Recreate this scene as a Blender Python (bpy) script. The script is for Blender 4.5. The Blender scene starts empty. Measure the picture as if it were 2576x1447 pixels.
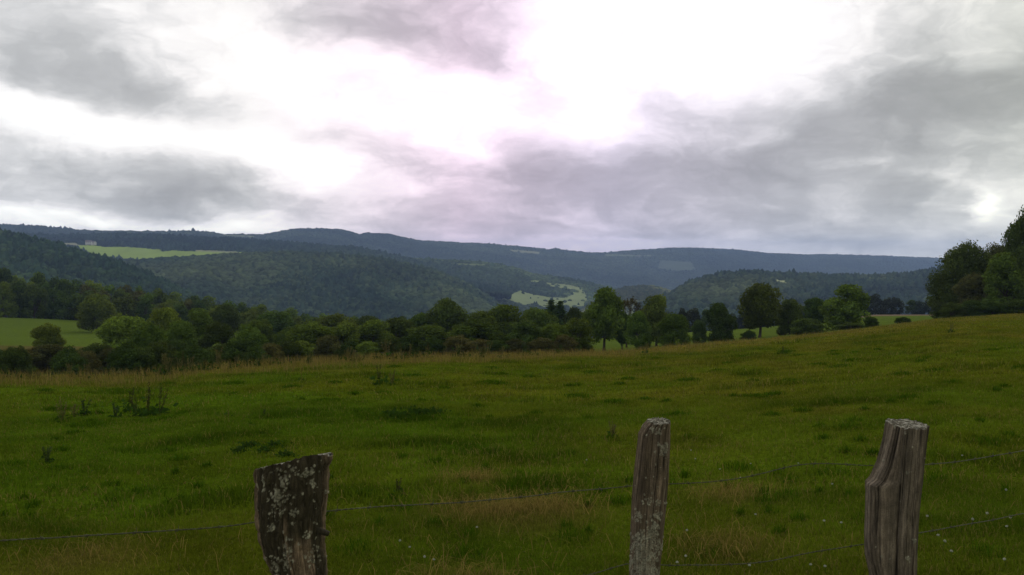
import bpy, math, random
import numpy as np
from mathutils import Vector, Matrix
R = math.radians
PI = math.pi
scn = bpy.context.scene
C = scn.collection

# ------------------------------------------------------------------ camera
PW, PH = 2576.0, 1448.0            # pixel frame used for measuring
F = 2143.0                         # focal length in those pixels
CX, CY = PW/2, PH/2
HY = 640.0                         # eye level in the picture
CAMZ = 1.65
TH = math.atan((CY-HY)/F)          # camera tilt (down)
cam_d = bpy.data.cameras.new('camera'); cam = bpy.data.objects.new('camera', cam_d); C.objects.link(cam)
cam.location = (0, 0, CAMZ); cam.rotation_euler = (PI/2 - TH, 0, 0)
cam_d.sensor_width = 36.0; cam_d.lens = 36.0*F/PW
cam_d.clip_start = 0.05; cam_d.clip_end = 60000
scn.camera = cam

def ray(px, py):
    a = (np.asarray(px, float)-CX)/F; b = -(np.asarray(py, float)-CY)/F
    dx = a; dy = math.cos(TH) + b*math.sin(TH); dz = -math.sin(TH) + b*math.cos(TH)
    return dx/dy, dz/dy            # per metre of depth y
def P(px, py, Y):
    u, w = ray(px, py)
    return Vector((float(u)*Y, Y, CAMZ + float(w)*Y))
def project(x, y, z):
    a = x; b = y*math.cos(TH)-(z-CAMZ)*math.sin(TH); c = y*math.sin(TH)+(z-CAMZ)*math.cos(TH)
    return CX+F*a/b, CY-F*c/b
def zat(py, Y):
    return CAMZ + ray(CX, py)[1]*Y
def azel(px, py):
    u, w = ray(px, py)
    return math.atan2(float(u), 1.0), math.atan2(float(w), math.hypot(1.0, float(u)))

# ------------------------------------------------------------------ view + light
scn.view_settings.view_transform = 'Standard'; scn.view_settings.look = 'None'
scn.view_settings.exposure = 0.0; scn.view_settings.gamma = 1.0
scn.render.engine = 'CYCLES'
scn.cycles.max_bounces = 6; scn.cycles.diffuse_bounces = 3; scn.cycles.glossy_bounces = 2
scn.cycles.transmission_bounces = 3; scn.cycles.volume_bounces = 0; scn.cycles.transparent_max_bounces = 6
scn.cycles.use_denoising = True
try: scn.cycles.denoising_prefilter = 'ACCURATE'
except Exception: pass
SUN_EL, SUN_AZ = R(33), math.atan2((1560-CX)/F, 1)   # behind the brightest cloud gap

sun_d = bpy.data.lights.new('sun', 'SUN'); sun = bpy.data.objects.new('sun', sun_d); C.objects.link(sun)
sun_d.energy = 0.7; sun_d.angle = R(14); sun_d.color = (1.0, 0.95, 0.88)
sd = Vector((math.sin(SUN_AZ)*math.cos(SUN_EL), math.cos(SUN_AZ)*math.cos(SUN_EL), math.sin(SUN_EL)))
sun.rotation_euler = sd.to_track_quat('Z', 'Y').to_euler(); sun.location = sd*200

world = bpy.data.worlds.new("World"); scn.world = world; world.use_nodes = True
wt = world.node_tree; wt.nodes.clear()

class G:
    """small helper to write node graphs"""
    def __init__(s, nt): s.nt = nt
    def n(s, t, **k):
        nd = s.nt.nodes.new(t)
        for a, b in k.items(): setattr(nd, a, b)
        return nd
    def put(s, sock, v):
        if isinstance(v, bpy.types.NodeSocket): s.nt.links.new(v, sock)
        elif v is not None: sock.default_value = v
    def m(s, op, a, b=None, c=None, clamp=False):
        nd = s.n('ShaderNodeMath', operation=op, use_clamp=clamp)
        s.put(nd.inputs[0], a)
        if b is not None: s.put(nd.inputs[1], b)
        if c is not None: s.put(nd.inputs[2], c)
        return nd.outputs[0]
    def v(s, op, a, b=None, scale=None):
        nd = s.n('ShaderNodeVectorMath', operation=op)
        s.put(nd.inputs[0], a)
        if b is not None: s.put(nd.inputs[1], b)
        if scale is not None: s.put(nd.inputs[3], scale)
        return nd.outputs['Value'] if op in ('LENGTH', 'DOT_PRODUCT', 'DISTANCE') else nd.outputs[0]
    def noise(s, vec, scale, detail=4, rough=0.5, dist=0.0, out='Fac', lac=2.0):
        nd = s.n('ShaderNodeTexNoise'); s.put(nd.inputs['Vector'], vec)
        nd.inputs['Scale'].default_value = scale; nd.inputs['Detail'].default_value = detail
        nd.inputs['Roughness'].default_value = rough; nd.inputs['Distortion'].default_value = dist
        nd.inputs['Lacunarity'].default_value = lac
        return nd.outputs[out]
    def ramp(s, f, stops, interp='LINEAR'):
        nd = s.n('ShaderNodeValToRGB'); s.put(nd.inputs[0], f)
        cr = nd.color_ramp; cr.interpolation = interp
        while len(cr.elements) < len(stops): cr.elements.new(0.5)
        for e, (p, c) in zip(cr.elements, stops):
            e.position = p; e.color = (*c, 1) if len(c) == 3 else c
        return nd.outputs[0]
    def mr(s, x, a, b, c, d, interp='LINEAR'):
        nd = s.n('ShaderNodeMapRange', interpolation_type=interp)
        s.put(nd.inputs[0], x)
        for i, q in enumerate((a, b, c, d)): nd.inputs[i+1].default_value = q
        return nd.outputs[0]
    def mix(s, f, a, b, blend='MIX'):
        nd = s.n('ShaderNodeMix', data_type='RGBA', blend_type=blend)
        s.put(nd.inputs[0], f); s.put(nd.inputs[6], a); s.put(nd.inputs[7], b)
        return nd.outputs[2]

def build_sky():
    g = G(wt)
    d = g.n('ShaderNodeTexCoord').outputs['Generated']
    sx = g.n('ShaderNodeSeparateXYZ'); g.put(sx.inputs[0], d)
    X, Y, Z = sx.outputs
    az = g.m('ARCTAN2', X, Y)
    el = g.m('ARCSINE', Z)
    # cloud-deck coordinates: clouds get flatter and closer together towards the horizon
    k = g.m('ADD', g.m('MAXIMUM', Z, 0.0), 0.10)
    cv = g.n('ShaderNodeCombineXYZ'); g.put(cv.inputs[0], g.m('DIVIDE', X, k)); g.put(cv.inputs[1], g.m('DIVIDE', Y, k)); cv.inputs[2].default_value = 3.7
    deck = cv.outputs[0]
    ae = g.n('ShaderNodeCombineXYZ'); g.put(ae.inputs[0], az); g.put(ae.inputs[1], el)
    aev = ae.outputs[0]
    # wispy warp of the large cloud shapes
    wsc = g.v('MULTIPLY', aev, (1.0, 2.0, 1.0))
    w1 = g.v('SUBTRACT', g.noise(wsc, 7.0, 5, 0.55, out='Color'), (0.5, 0.5, 0.5))
    w1 = g.v('MULTIPLY', w1, (0.16, 0.065, 0.0))
    pos = g.v('ADD', aev, w1)
    # (px, py, rx, ry, angle, weight): large grey cloud bodies (+) and bright gaps (-)
    B = [(120,60,420,170,0,.50),(260,180,260,95,-6,.26),(420,235,210,48,4,.34),(60,290,170,40,10,-.30),
         (170,190,110,50,-10,-.14),(250,430,420,85,4,.48),(480,470,230,38,5,.26),(80,395,120,50,0,-.04),
         (1060,40,340,110,6,.44),(1120,90,190,70,8,.30),(1000,80,140,60,20,.12),(780,50,160,60,20,.16),(1240,160,60,50,40,.3),(880,345,210,60,12,.38),(760,420,90,50,0,-.42),
         (680,180,420,150,8,-.42),(1080,240,300,110,6,-.36),(180,290,300,40,12,-.36),(420,345,300,40,6,-.24),
         (1590,110,420,190,0,-.62),(1430,290,140,80,0,-.30),(1300,60,60,60,0,.05),(1150,360,120,60,30,-.30),
         (1900,400,560,170,-4,.46),(1750,440,360,70,0,.24),(1900,300,260,60,-8,.06),(1380,440,200,70,0,.16),
         (2380,140,420,190,0,.46),(2360,270,260,65,-6,.30),(2250,330,200,30,-4,.10),(2540,270,200,60,0,.08),
         (2380,40,240,100,10,-.14),(2520,120,100,60,30,-.10),(2330,380,200,40,8,-.06),(2120,270,140,60,-30,-.04),
         (2500,400,220,60,0,.16),(1990,440,160,60,0,.08),(1650,520,300,45,3,.22),(2080,540,260,38,-2,.28),
         (2330,490,200,40,8,.14),(2440,520,150,50,6,.20),(2500,515,26,20,20,-.62),(2480,470,120,26,25,-.10),
         (1300,560,420,50,3,.34),(1050,520,240,30,4,.20),(640,530,420,28,4,.22),(240,510,300,30,2,.20),
         (300,560,260,18,3,.06),(1450,615,260,20,0,-.12),(1560,595,160,14,4,-.14),(1440,548,150,14,8,-.24),
         (1980,510,150,20,4,-.12),(2300,600,400,30,0,.10),(2130,600,240,16,0,.06),(2020,590,200,14,0,.12),
         (950,560,200,18,0,.08),(780,470,120,24,14,-.10),(1040,440,200,40,6,.18),(1240,480,240,50,6,.16),
         (1500,400,160,60,0,.10),(1330,250,120,70,0,.10),(560,590,260,16,0,-.10),(130,540,160,14,0,-.14),
         (2500,560,120,26,0,-.10),(540,395,120,30,20,.10),(1200,330,170,70,0,.22),(1380,235,90,60,0,.34),(1300,400,140,60,0,.22),(1600,260,120,40,-10,.18),(900,280,110,40,-20,.2),(560,95,150,60,0,.06),(1750,260,140,50,0,.16),(1700,330,200,50,0,.12),(1800,620,900,60,0,.16),(1000,600,500,40,0,.10),(300,600,500,30,0,.08),(2250,470,300,90,0,.08),(1000,490,320,60,4,-.14),(1180,410,160,60,20,-.12),(1540,280,110,60,0,-.16),(760,440,60,40,0,-.2),(500,508,40,12,10,-.2),(2230,350,120,30,-40,-.14),(1900,250,160,70,0,-.10),(2120,140,90,120,20,-.10),(1375,225,90,80,10,.20),(1240,60,120,110,0,.16),(900,70,180,60,10,.16),(560,330,200,50,10,.10),(300,548,420,26,2,-.16),(640,565,330,24,2,-.16),(1750,360,160,30,-6,-.12),(2200,420,140,24,10,-.12),(1480,610,240,16,0,-.12)]
    acc = None; parts = []; cur = pos
    for px, py, rx, ry, an, wgt in B:
        a0, e0 = azel(px, py)
        sxr, syr = rx/F, ry/F
        mp = g.n('ShaderNodeMapping', vector_type='TEXTURE'); g.put(mp.inputs[0], cur)
        mp.inputs['Location'].default_value = (a0, e0, 0)
        mp.inputs['Rotation'].default_value = (0, 0, -R(an)); mp.inputs['Scale'].default_value = (sxr*1.25, syr*1.25, 1)
        ln = g.v('LENGTH', mp.outputs[0])
        f = g.mr(ln, 0.0, 1.45, 1.0, 0.0, 'SMOOTHSTEP')
        parts.append(g.m('MULTIPLY', f, wgt))
        if len(parts) == 8:
            while len(parts) > 1: parts.append(g.m('ADD', parts.pop(0), parts.pop(0)))
            acc = parts.pop() if acc is None else g.m('ADD', acc, parts.pop())
            cur = g.v('ADD', pos, g.m('MULTIPLY', acc, 1e-8))   # keeps the evaluation in small batches
    for f in parts: acc = g.m('ADD', acc, f)
    # detail: billows stretched sideways, lit on their upper edges, darker below
    acc = g.m('MAXIMUM', acc, -0.20)
    n1 = g.m('SUBTRACT', g.noise(deck, 0.9, 6, 0.55, 0.3), 0.5)
    q2 = g.v('MULTIPLY', pos, (1.0, 1.9, 1.0))
    n2 = g.m('SUBTRACT', g.noise(q2, 8.5, 7, 0.55, 0.3), 0.5)
    n2u = g.m('SUBTRACT', g.noise(g.v('ADD', q2, (-0.015, 0.04, 0)), 8.5, 7, 0.55, 0.3), 0.5)
    q3 = g.v('MULTIPLY', aev, (1.0, 4.2, 1.0))
    n3 = g.m('SUBTRACT', g.noise(q3, 11.0, 6, 0.55, 0.5), 0.5)
    n3u = g.m('SUBTRACT', g.noise(g.v('ADD', q3, (0, 0.05, 0)), 11.0, 6, 0.55, 0.5), 0.5)
    # puffy heads: creased noise
    q4 = g.v('MULTIPLY', pos, (1.0, 1.7, 1.0))
    def puff(v): return g.m('ABSOLUTE', g.m('SUBTRACT', g.noise(v, 15.0, 6, 0.56, 0.05), 0.5))
    p4, p4u = puff(q4), puff(g.v('ADD', q4, (-0.008, 0.022, 0)))
    dd = g.m('MULTIPLY_ADD', acc, 0.86, 0.29)
    dd = g.m('MULTIPLY_ADD', g.m('SUBTRACT', p4, 0.09), -0.75, dd)
    dd = g.m('MULTIPLY_ADD', g.m('SUBTRACT', p4u, p4), -0.75, dd)
    dd = g.m('MULTIPLY_ADD', n1, 0.30, dd)
    dd = g.m('MULTIPLY_ADD', n2, 0.70, dd)
    dd = g.m('MULTIPLY_ADD', g.m('SUBTRACT', n2u, n2), 0.75, dd)
    low = g.mr(el, 0.02, 0.20, 1.0, 0.15)
    dd = g.m('MULTIPLY_ADD', g.m('MULTIPLY', n3, low), 0.75, dd)
    dd = g.m('MULTIPLY_ADD', g.m('MULTIPLY', g.m('SUBTRACT', n3u, n3), low), 0.5, dd)
    dd = g.m('ADD', dd, g.mr(el, 0.02, 0.10, -0.13, 0.0))   # thinner cloud let the low sky glow
    # towards the zenith and behind the photographer an even grey deck
    up = g.mr(el, 0.45, 0.8, 0.0, 0.26)
    dd = g.m('ADD', dd, up)
    back = g.mr(Y, 0.3, -0.3, 0.0, 0.18)
    dd = g.m('ADD', dd, back)
    cloud = g.ramp(g.m('MULTIPLY', dd, 0.7), [(p*0.7, c) for p, c in
                       [(0.0, (1.25, 1.25, 1.22)), (0.22, (0.98, 0.96, 0.955)), (0.40, (0.86, 0.835, 0.84)),
                        (0.56, (0.67, 0.66, 0.67)), (0.78, (0.48, 0.48, 0.49)), (1.05, (0.36, 0.36, 0.37)), (1.35, (0.29, 0.295, 0.30))]])
    tint = g.ramp(g.mr(az, -0.6, 0.6, 0, 1), [(0.0, (.98, 1.0, .99)), (0.25, (1.0, 1.0, .98)), (0.45, (1.07, .90, 1.03)), (0.60, (.995, .92, 1.06)),
                                             (0.76, (.99, .985, 1.01)), (1.0, (.97, 1.0, .88))])
    cloud = g.mix(1.0, cloud, tint, 'MULTIPLY')
    sky = g.n('ShaderNodeTexSky', sky_type='NISHITA'); sky.sun_disc = False
    sky.sun_elevation = SUN_EL; sky.sun_rotation = SUN_AZ
    skyc = g.v('SCALE', sky.outputs[0], scale=0.1)
    cover = g.mr(dd, 0.0, 0.35, 0.88, 1.0)
    col = g.mix(cover, skyc, cloud)
    bg = g.n('ShaderNodeBackground'); g.put(bg.inputs[0], col); bg.inputs[1].default_value = 1.16
    out = g.n('ShaderNodeOutputWorld'); wt.links.new(bg.outputs[0], out.inputs[0])
build_sky()
world.cycles.sampling_method = 'MANUAL'; world.cycles.sample_map_resolution = 512

# ------------------------------------------------------------------ helpers
rng = np.random.default_rng(7)
def _hash(ix, iy, iz, seed):
    h = (ix.astype(np.int64)*374761393 + iy.astype(np.int64)*668265263 + iz.astype(np.int64)*2147483647 + seed*974711) & 0xffffffff
    h = ((h ^ (h >> 13))*1274126177) & 0xffffffff
    h = (h ^ (h >> 16)) & 0xffffffff
    return h/4294967295.0
def vnoise(x, y, z=0.0, seed=0):
    x, y, z = np.broadcast_arrays(np.asarray(x, float), np.asarray(y, float), np.asarray(z, float))
    ix, iy, iz = np.floor(x), np.floor(y), np.floor(z)
    fx, fy, fz = x-ix, y-iy, z-iz
    ix, iy, iz = ix.astype(np.int64), iy.astype(np.int64), iz.astype(np.int64)
    fx = fx*fx*(3-2*fx); fy = fy*fy*(3-2*fy); fz = fz*fz*(3-2*fz)
    def h(a, b, c): return _hash(ix+a, iy+b, iz+c, seed)
    x00 = h(0,0,0)*(1-fx)+h(1,0,0)*fx; x10 = h(0,1,0)*(1-fx)+h(1,1,0)*fx
    x01 = h(0,0,1)*(1-fx)+h(1,0,1)*fx; x11 = h(0,1,1)*(1-fx)+h(1,1,1)*fx
    return ((x00*(1-fy)+x10*fy)*(1-fz) + (x01*(1-fy)+x11*fy)*fz)*2-1
def fbm(x, y, z=0.0, o=4, seed=0, gain=0.5):
    s = 0; a = 1; t = 0
    for k in range(o):
        f = 2.03**k
        s = s + a*vnoise(np.asarray(x)*f+k*17.3, np.asarray(y)*f-k*9.1, np.asarray(z)*f, seed+k); t += a; a *= gain
    return s/t
def sstep(a, b, x):
    t = np.clip((x-a)/(b-a), 0, 1); return t*t*(3-2*t)

def mesh_np(name, V, Fc, mat, col=None, smooth=False, colname='tint'):
    """V (n,3); Fc (m,k) all same size, or a list of such arrays"""
    Fs = Fc if isinstance(Fc, list) else [Fc]
    me = bpy.data.meshes.new(name)
    V = np.ascontiguousarray(V, np.float32)
    me.vertices.add(len(V)); me.vertices.foreach_set('co', V.ravel())
    nl = sum(f.size for f in Fs); npol = sum(len(f) for f in Fs)
    me.loops.add(nl); me.polygons.add(npol)
    me.loops.foreach_set('vertex_index', np.concatenate([f.ravel() for f in Fs]).astype(np.int32))
    tot = np.concatenate([np.full(len(f), f.shape[1], np.int32) for f in Fs])
    st = np.concatenate([[0], np.cumsum(tot)[:-1]]).astype(np.int32)
    me.polygons.foreach_set('loop_start', st)
    try: me.polygons.foreach_set('loop_total', tot)
    except Exception: pass
    me.update(calc_edges=True)
    me.polygons.foreach_set('use_smooth', np.full(npol, bool(smooth)))
    if col is not None:
        at = me.attributes.new(colname, 'FLOAT_COLOR', 'POINT')
        c4 = np.ones((len(V), 4), np.float32); c4[:, :3] = col
        at.data.foreach_set('color', c4.ravel())
    if mat: me.materials.append(mat)
    return me
def tag(o, label=None, cat=None, group=None, kind=None):
    if label: o['label'] = label
    if cat: o['category'] = cat
    if group: o['group'] = group
    if kind: o['kind'] = kind
    return o
def link(name, me, parent=None, loc=None):
    o = bpy.data.objects.new(name, me); C.objects.link(o)
    if parent is not None: o.parent = parent
    if loc is not None: o.location = loc
    return o

def grid_faces(nr, nc, wrap=False):
    i = np.arange(nr-1)[:, None]; j = np.arange(nc if wrap else nc-1)[None, :]
    j2 = (j+1) % nc if wrap else j+1
    a = i*nc+j; b = i*nc+j2; c = (i+1)*nc+j2; d = (i+1)*nc+j
    return np.stack([a, b, c, d], -1).reshape(-1, 4)

def mat_new(name):
    m = bpy.data.materials.new(name); m.use_nodes = True
    m.node_tree.nodes.clear(); return m, G(m.node_tree)
def principled(g, col, rough=0.8, normal=None, spec=0.3):
    p = g.n('ShaderNodeBsdfPrincipled'); g.put(p.inputs['Base Color'], col); g.put(p.inputs['Roughness'], rough)
    p.inputs['Specular IOR Level'].default_value = spec
    if normal is not None: g.put(p.inputs['Normal'], normal)
    return p
def out(g, sh):
    o = g.n('ShaderNodeOutputMaterial'); g.nt.links.new(sh, o.inputs[0])

def leaf_material(name, base, var=0.5, trans=0.3, hue=(1.3, 1.0, 0.6)):
    m, g = mat_new(name)
    at = g.n('ShaderNodeAttribute'); at.attribute_name = 'tint'
    oi = g.n('ShaderNodeObjectInfo')
    f = g.m('MULTIPLY_ADD', oi.outputs['Random'], 0.5, 0.75)
    c = g.mix(1.0, (*base, 1), at.outputs['Color'], 'MULTIPLY')
    c2 = g.v('SCALE', c, scale=f)
    d = g.n('ShaderNodeBsdfDiffuse'); g.put(d.inputs[0], c2)
    t = g.n('ShaderNodeBsdfTranslucent'); g.put(t.inputs[0], g.v('MULTIPLY', c2, hue))
    mx = g.n('ShaderNodeMixShader'); mx.inputs[0].default_value = trans
    g.nt.links.new(d.outputs[0], mx.inputs[1]); g.nt.links.new(t.outputs[0], mx.inputs[2])
    out(g, mx.outputs[0]); return m
def attr_material(name, rough=0.9, trans=0.0, colname='tint', bump=None):
    m, g = mat_new(name)
    at = g.n('ShaderNodeAttribute'); at.attribute_name = colname
    c = at.outputs['Color']
    d = g.n('ShaderNodeBsdfDiffuse'); g.put(d.inputs[0], c)
    if trans:
        t = g.n('ShaderNodeBsdfTranslucent'); g.put(t.inputs[0], c)
        mx = g.n('ShaderNodeMixShader'); mx.inputs[0].default_value = trans
        g.nt.links.new(d.outputs[0], mx.inputs[1]); g.nt.links.new(t.outputs[0], mx.inputs[2]); out(g, mx.outputs[0])
    else: out(g, d.outputs[0])
    return m

# ------------------------------------------------------------------ terrain
FLOOR = -215.0
CR_X = np.array([-2200, -600, 0, 350, 500, 800, 1100, 1290, 1450, 1600, 1800, 2000, 2180, 2370, 2576, 3000, 4500.])
CR_YP = np.array([960, 958, 948, 946, 927, 907, 896, 893, 888, 882, 865, 847, 827, 802, 790, 778, 770.])
CR_D = np.array([30, 31, 34, 36, 38, 41, 44, 47, 50, 54, 60, 66, 72, 84, 95, 105, 110.])
# columns (px) with the height line (py) seen at each depth behind the crest
DCOL = np.array([-1500, 0, 400, 700, 1000, 1400, 1600, 1900, 2200, 2400, 2600, 3200.])
DYS = np.array([70, 100, 130, 165, 210, 260, 330, 430, 600, 850.])
DPY = np.array([
 [985, 925, 885, 860, 826, 799, 800, 850, 1000, 1180],
 [985, 925, 885, 860, 826, 799, 800, 850, 1000, 1180],
 [970, 922, 890, 868, 840, 815, 815, 860, 1000, 1180],
 [950, 915, 890, 872, 850, 840, 850, 890, 1020, 1180],
 [915, 903, 892, 880, 868, 862, 880, 930, 1050, 1180],
 [900, 892, 886, 872, 858, 860, 880, 930, 1050, 1180],
 [887, 886, 880, 862, 846, 845, 865, 920, 1040, 1180],
 [862, 858, 852, 840, 828, 826, 840, 900, 1030, 1180],
 [832, 828, 822, 812, 803, 797, 792, 850, 1000, 1180],
 [806, 806, 803, 800, 797, 794, 792, 840, 1000, 1180],
 [795, 790, 790, 791, 792, 794, 797, 840, 1000, 1180],
 [785, 780, 782, 786, 790, 794, 800, 850, 1000, 1180.]])
DZ = CAMZ + np.vectorize(lambda p: float(ray(CX, p)[1]))(DPY)*DYS[None, :]
def crest(px):
    cy = np.interp(px, CR_X, CR_YP); cd = np.interp(px, CR_X, CR_D)
    return cy, cd
def ground_z(x, y, detail=True):
    x = np.asarray(x, float); y = np.asarray(y, float)
    Yc = np.maximum(y, 3.0)
    px = np.clip(CX + F*x/Yc, -1500, 3200)
    cy, cd = crest(px)
    dep = -(ray(CX, cy)[1])
    a = dep - CAMZ/cd                      # slope of the pasture
    z1 = -a*y                              # pasture plane (fan of gentle slopes)
    zc = -a*cd
    # beyond the crest
    ci = np.interp(px, DCOL, np.arange(len(DCOL)))
    i0 = np.clip(np.floor(ci).astype(int), 0, len(DCOL)-2); fx = ci-i0
    def colz(yy):
        j = np.interp(yy, DYS, np.arange(len(DYS)))
        j0 = np.clip(np.floor(j).astype(int), 0, len(DYS)-2); fy = j-j0; 
        A = DZ[i0, j0]*(1-fy)+DZ[i0, j0+1]*fy; B = DZ[i0+1, j0]*(1-fy)+DZ[i0+1, j0+1]*fy
        return A*(1-fx)+B*fx
    y1 = np.maximum(cd*1.25, 70)
    zb = colz(np.maximum(y, y1))
    t = np.clip((y-cd)/(y1-cd), 0, 1)
    z2 = zc*(1-t)+colz(y1)*t
    z = np.where(y <= cd, z1, np.where(y < y1, z2, zb))
    z = np.where(y > 850, DZ[0, -1], z)
    z = np.maximum(z, FLOOR)
    if detail:
        am = sstep(0, 6, y)*(1-sstep(300, 420, y))
        z = z + am*(0.10*fbm(x*0.35, y*0.35, o=3, seed=3) + 0.035*fbm(x*1.7, y*1.7, o=2, seed=5)*(y < 60))
    return z
def gz(x, y): return float(ground_z(np.array([x]), np.array([y]))[0])

STRAW = ((-.13, 7.3, .75), (.35, 7.3, .55), (-.38, 8.8, .45), (2.0, 7.6, .6), (1.5, 5.9, .45), (-.3, 5.4, .5), (-3.2, 6.2, .6))
def field_colour(x, y):
    """albedo of the pasture sward: green with olive, straw and dark rank patches"""
    x = np.asarray(x, float); y = np.asarray(y, float)
    px = CX + F*x/np.maximum(y, 3)
    n_big = fbm(x*0.10, y*0.07, o=3, seed=11)
    n_mid = fbm(x*0.55, y*0.35, o=3, seed=12)
    n_sml = fbm(x*2.6, y*1.8, o=3, seed=13)
    green = np.array([0.070, 0.118, 0.006]); olive = np.array([0.112, 0.117, 0.009]); straw = np.array([0.17, 0.135, 0.026]); dark = np.array([0.022, 0.056, 0.002])
    cy, cd = crest(np.clip(px, -1500, 3200))
    # drier towards the brow and the right
    dry = sstep(0.30, 0.80, y/cd + 0.18*n_mid + 0.10*n_big) 
    right = sstep(-0.1, 0.5, x/np.maximum(y, 3) + 0.12*n_big)*sstep(6, 22, y)
    w_ol = np.clip(0.10 + 0.55*n_big + 0.45*n_mid + 0.45*right + 0.22*dry, 0, 1)
    c = green*(1-w_ol[..., None]) + olive*w_ol[..., None]
    brow = sstep(0.72, 0.97, y/cd + 0.10*n_mid)*(1-0.45*sstep(0.05, 0.55, x/np.maximum(y, 3)))*(y < cd*1.3)
    w_st = np.clip(brow*(0.75+0.5*n_sml) + 0.18*right*(n_mid > 0.15), 0, 1)
    w_st = w_st*(.55+.45*sstep(200, 800, px)); c = c*(1-w_st[..., None]) + straw*w_st[..., None]
    w_dk = sstep(0.18, 0.55, fbm(x*0.42+9, y*0.85, o=3, seed=21))*(1-brow)*0.5
    c = c*(1-w_dk[..., None]) + dark*w_dk[..., None]
    c = c*(1+0.26*n_sml[..., None])*(1+0.22*fbm(x*0.9+4, y*1.6, o=2, seed=25)[..., None])
    # straw thatch patches near the fence
    for (qx, qy, qr) in STRAW:
        w = np.clip(1-np.hypot((x-qx), (y-qy)*.8)/qr + 0.4*n_sml, 0, 1)*0.55
        c = c*(1-w[..., None]) + np.array([0.15, 0.115, 0.028])*w[..., None]
    # the far lower meadows
    mead = (y > cd*1.3)
    mc = np.array([0.105, 0.150, 0.020])*(1+0.12*n_big[..., None])
    mc = np.where(((y > 268) & (y < 345) & (px > 2100))[..., None], np.array([0.20, 0.15, 0.09]), mc)
    mc = np.where(((y > 116) & (y < 150) & (px < 700))[..., None], np.array([0.12, 0.105, 0.03]), mc)
    c = np.where(mead[..., None], mc, c)
    c = np.where((y > 350)[..., None], np.array([0.03, 0.045, 0.02]), c)
    return np.clip(c, 0.003, 1)

def build_ground():
    ys = np.concatenate([np.linspace(-60, 2, 40), np.exp(np.linspace(np.log(2.2), np.log(1000), 560)), np.linspace(1100, 8400, 40)])
    s = np.linspace(-1, 1, 561)
    W = 45 + .95*np.maximum(ys, 0)
    Xg = s[None, :]*W[:, None]; Yg = np.repeat(ys[:, None], len(s), 1)
    Z = ground_z(Xg, Yg)
    V = np.stack([Xg, Yg, Z], -1).reshape(-1, 3)
    col = field_colour(Xg, Yg).reshape(-1, 3)*0.72
    m, g = mat_new('sward')
    at = g.n('ShaderNodeAttribute'); at.attribute_name = 'tint'
    tc = g.n('ShaderNodeNewGeometry').outputs['Position']
    n = g.noise(tc, 14.0, 5, 0.65); n2 = g.noise(tc, 1.6, 4, 0.6)
    f = g.m('MULTIPLY', g.mr(n, 0.3, 0.7, 0.55, 1.35), g.mr(n2, 0.3, 0.7, 0.8, 1.2))
    c = g.v('SCALE', at.outputs['Color'], scale=f)
    b = g.n('ShaderNodeBump'); g.put(b.inputs['Height'], n); b.inputs['Strength'].default_value = 0.6; b.inputs['Distance'].default_value = 0.06
    p = g.n('ShaderNodeBsdfDiffuse'); g.put(p.inputs[0], c); g.put(p.inputs['Normal'], b.outputs[0]); out(g, p.outputs[0])
    o = link('ground', mesh_np('ground', V, grid_faces(*Xg.shape), m, col, True))
    tag(o, kind='structure')
build_ground()

# ------------------------------------------------------------------ grass blades
def blades(name, x, y, h, w, lean, col, mat, z=None, curve=0.5):
    n = len(x)
    if z is None: z = ground_z(x, y)
    az = rng.uniform(0, 2*PI, n); la = rng.uniform(0, 2*PI, n)
    sx, sy = np.cos(az)*w/2, np.sin(az)*w/2
    lx, ly = np.cos(la)*lean*h, np.sin(la)*lean*h
    V = np.empty((n, 5, 3), np.float32)
    base = np.stack([x, y, z-0.01], -1)
    V[:, 0] = base + np.stack([-sx, -sy, 0*x], -1); V[:, 1] = base + np.stack([sx, sy, 0*x], -1)
    mid = base + np.stack([lx*0.3, ly*0.3, h*0.55], -1)
    V[:, 2] = mid + np.stack([sx*.8, sy*.8, 0*x], -1); V[:, 3] = mid + np.stack([-sx*.8, -sy*.8, 0*x], -1)
    V[:, 4] = base + np.stack([lx, ly, h*(1-0.35*np.minimum(lean, 1.5))], -1)
    i = np.arange(n)[:, None]*5
    q = i + np.array([[0, 1, 2, 3]]); t = i + np.array([[3, 2, 4]])
    shade = np.array([0.8, 0.8, 1.0, 1.0, 1.1])
    c = col[:, None, :]*np.ones((1, 5, 1))
    return link(name, mesh_np(name, V.reshape(-1, 3), [q, t], mat, c.reshape(-1, 3), False))
grass_m = attr_material('grass_blade', trans=0.35)
def scatter(n, y0, y1, pad=80):
    """points spread over the visible pasture between two depths"""
    y = np.exp(rng.uniform(np.log(y0), np.log(y1), n*2)); keep = rng.random(n*2) < (y/y1)
    y = y[keep]; u = rng.uniform(-(CX+pad)/F, (CX+pad)/F, len(y))
    return u*y, y
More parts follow.
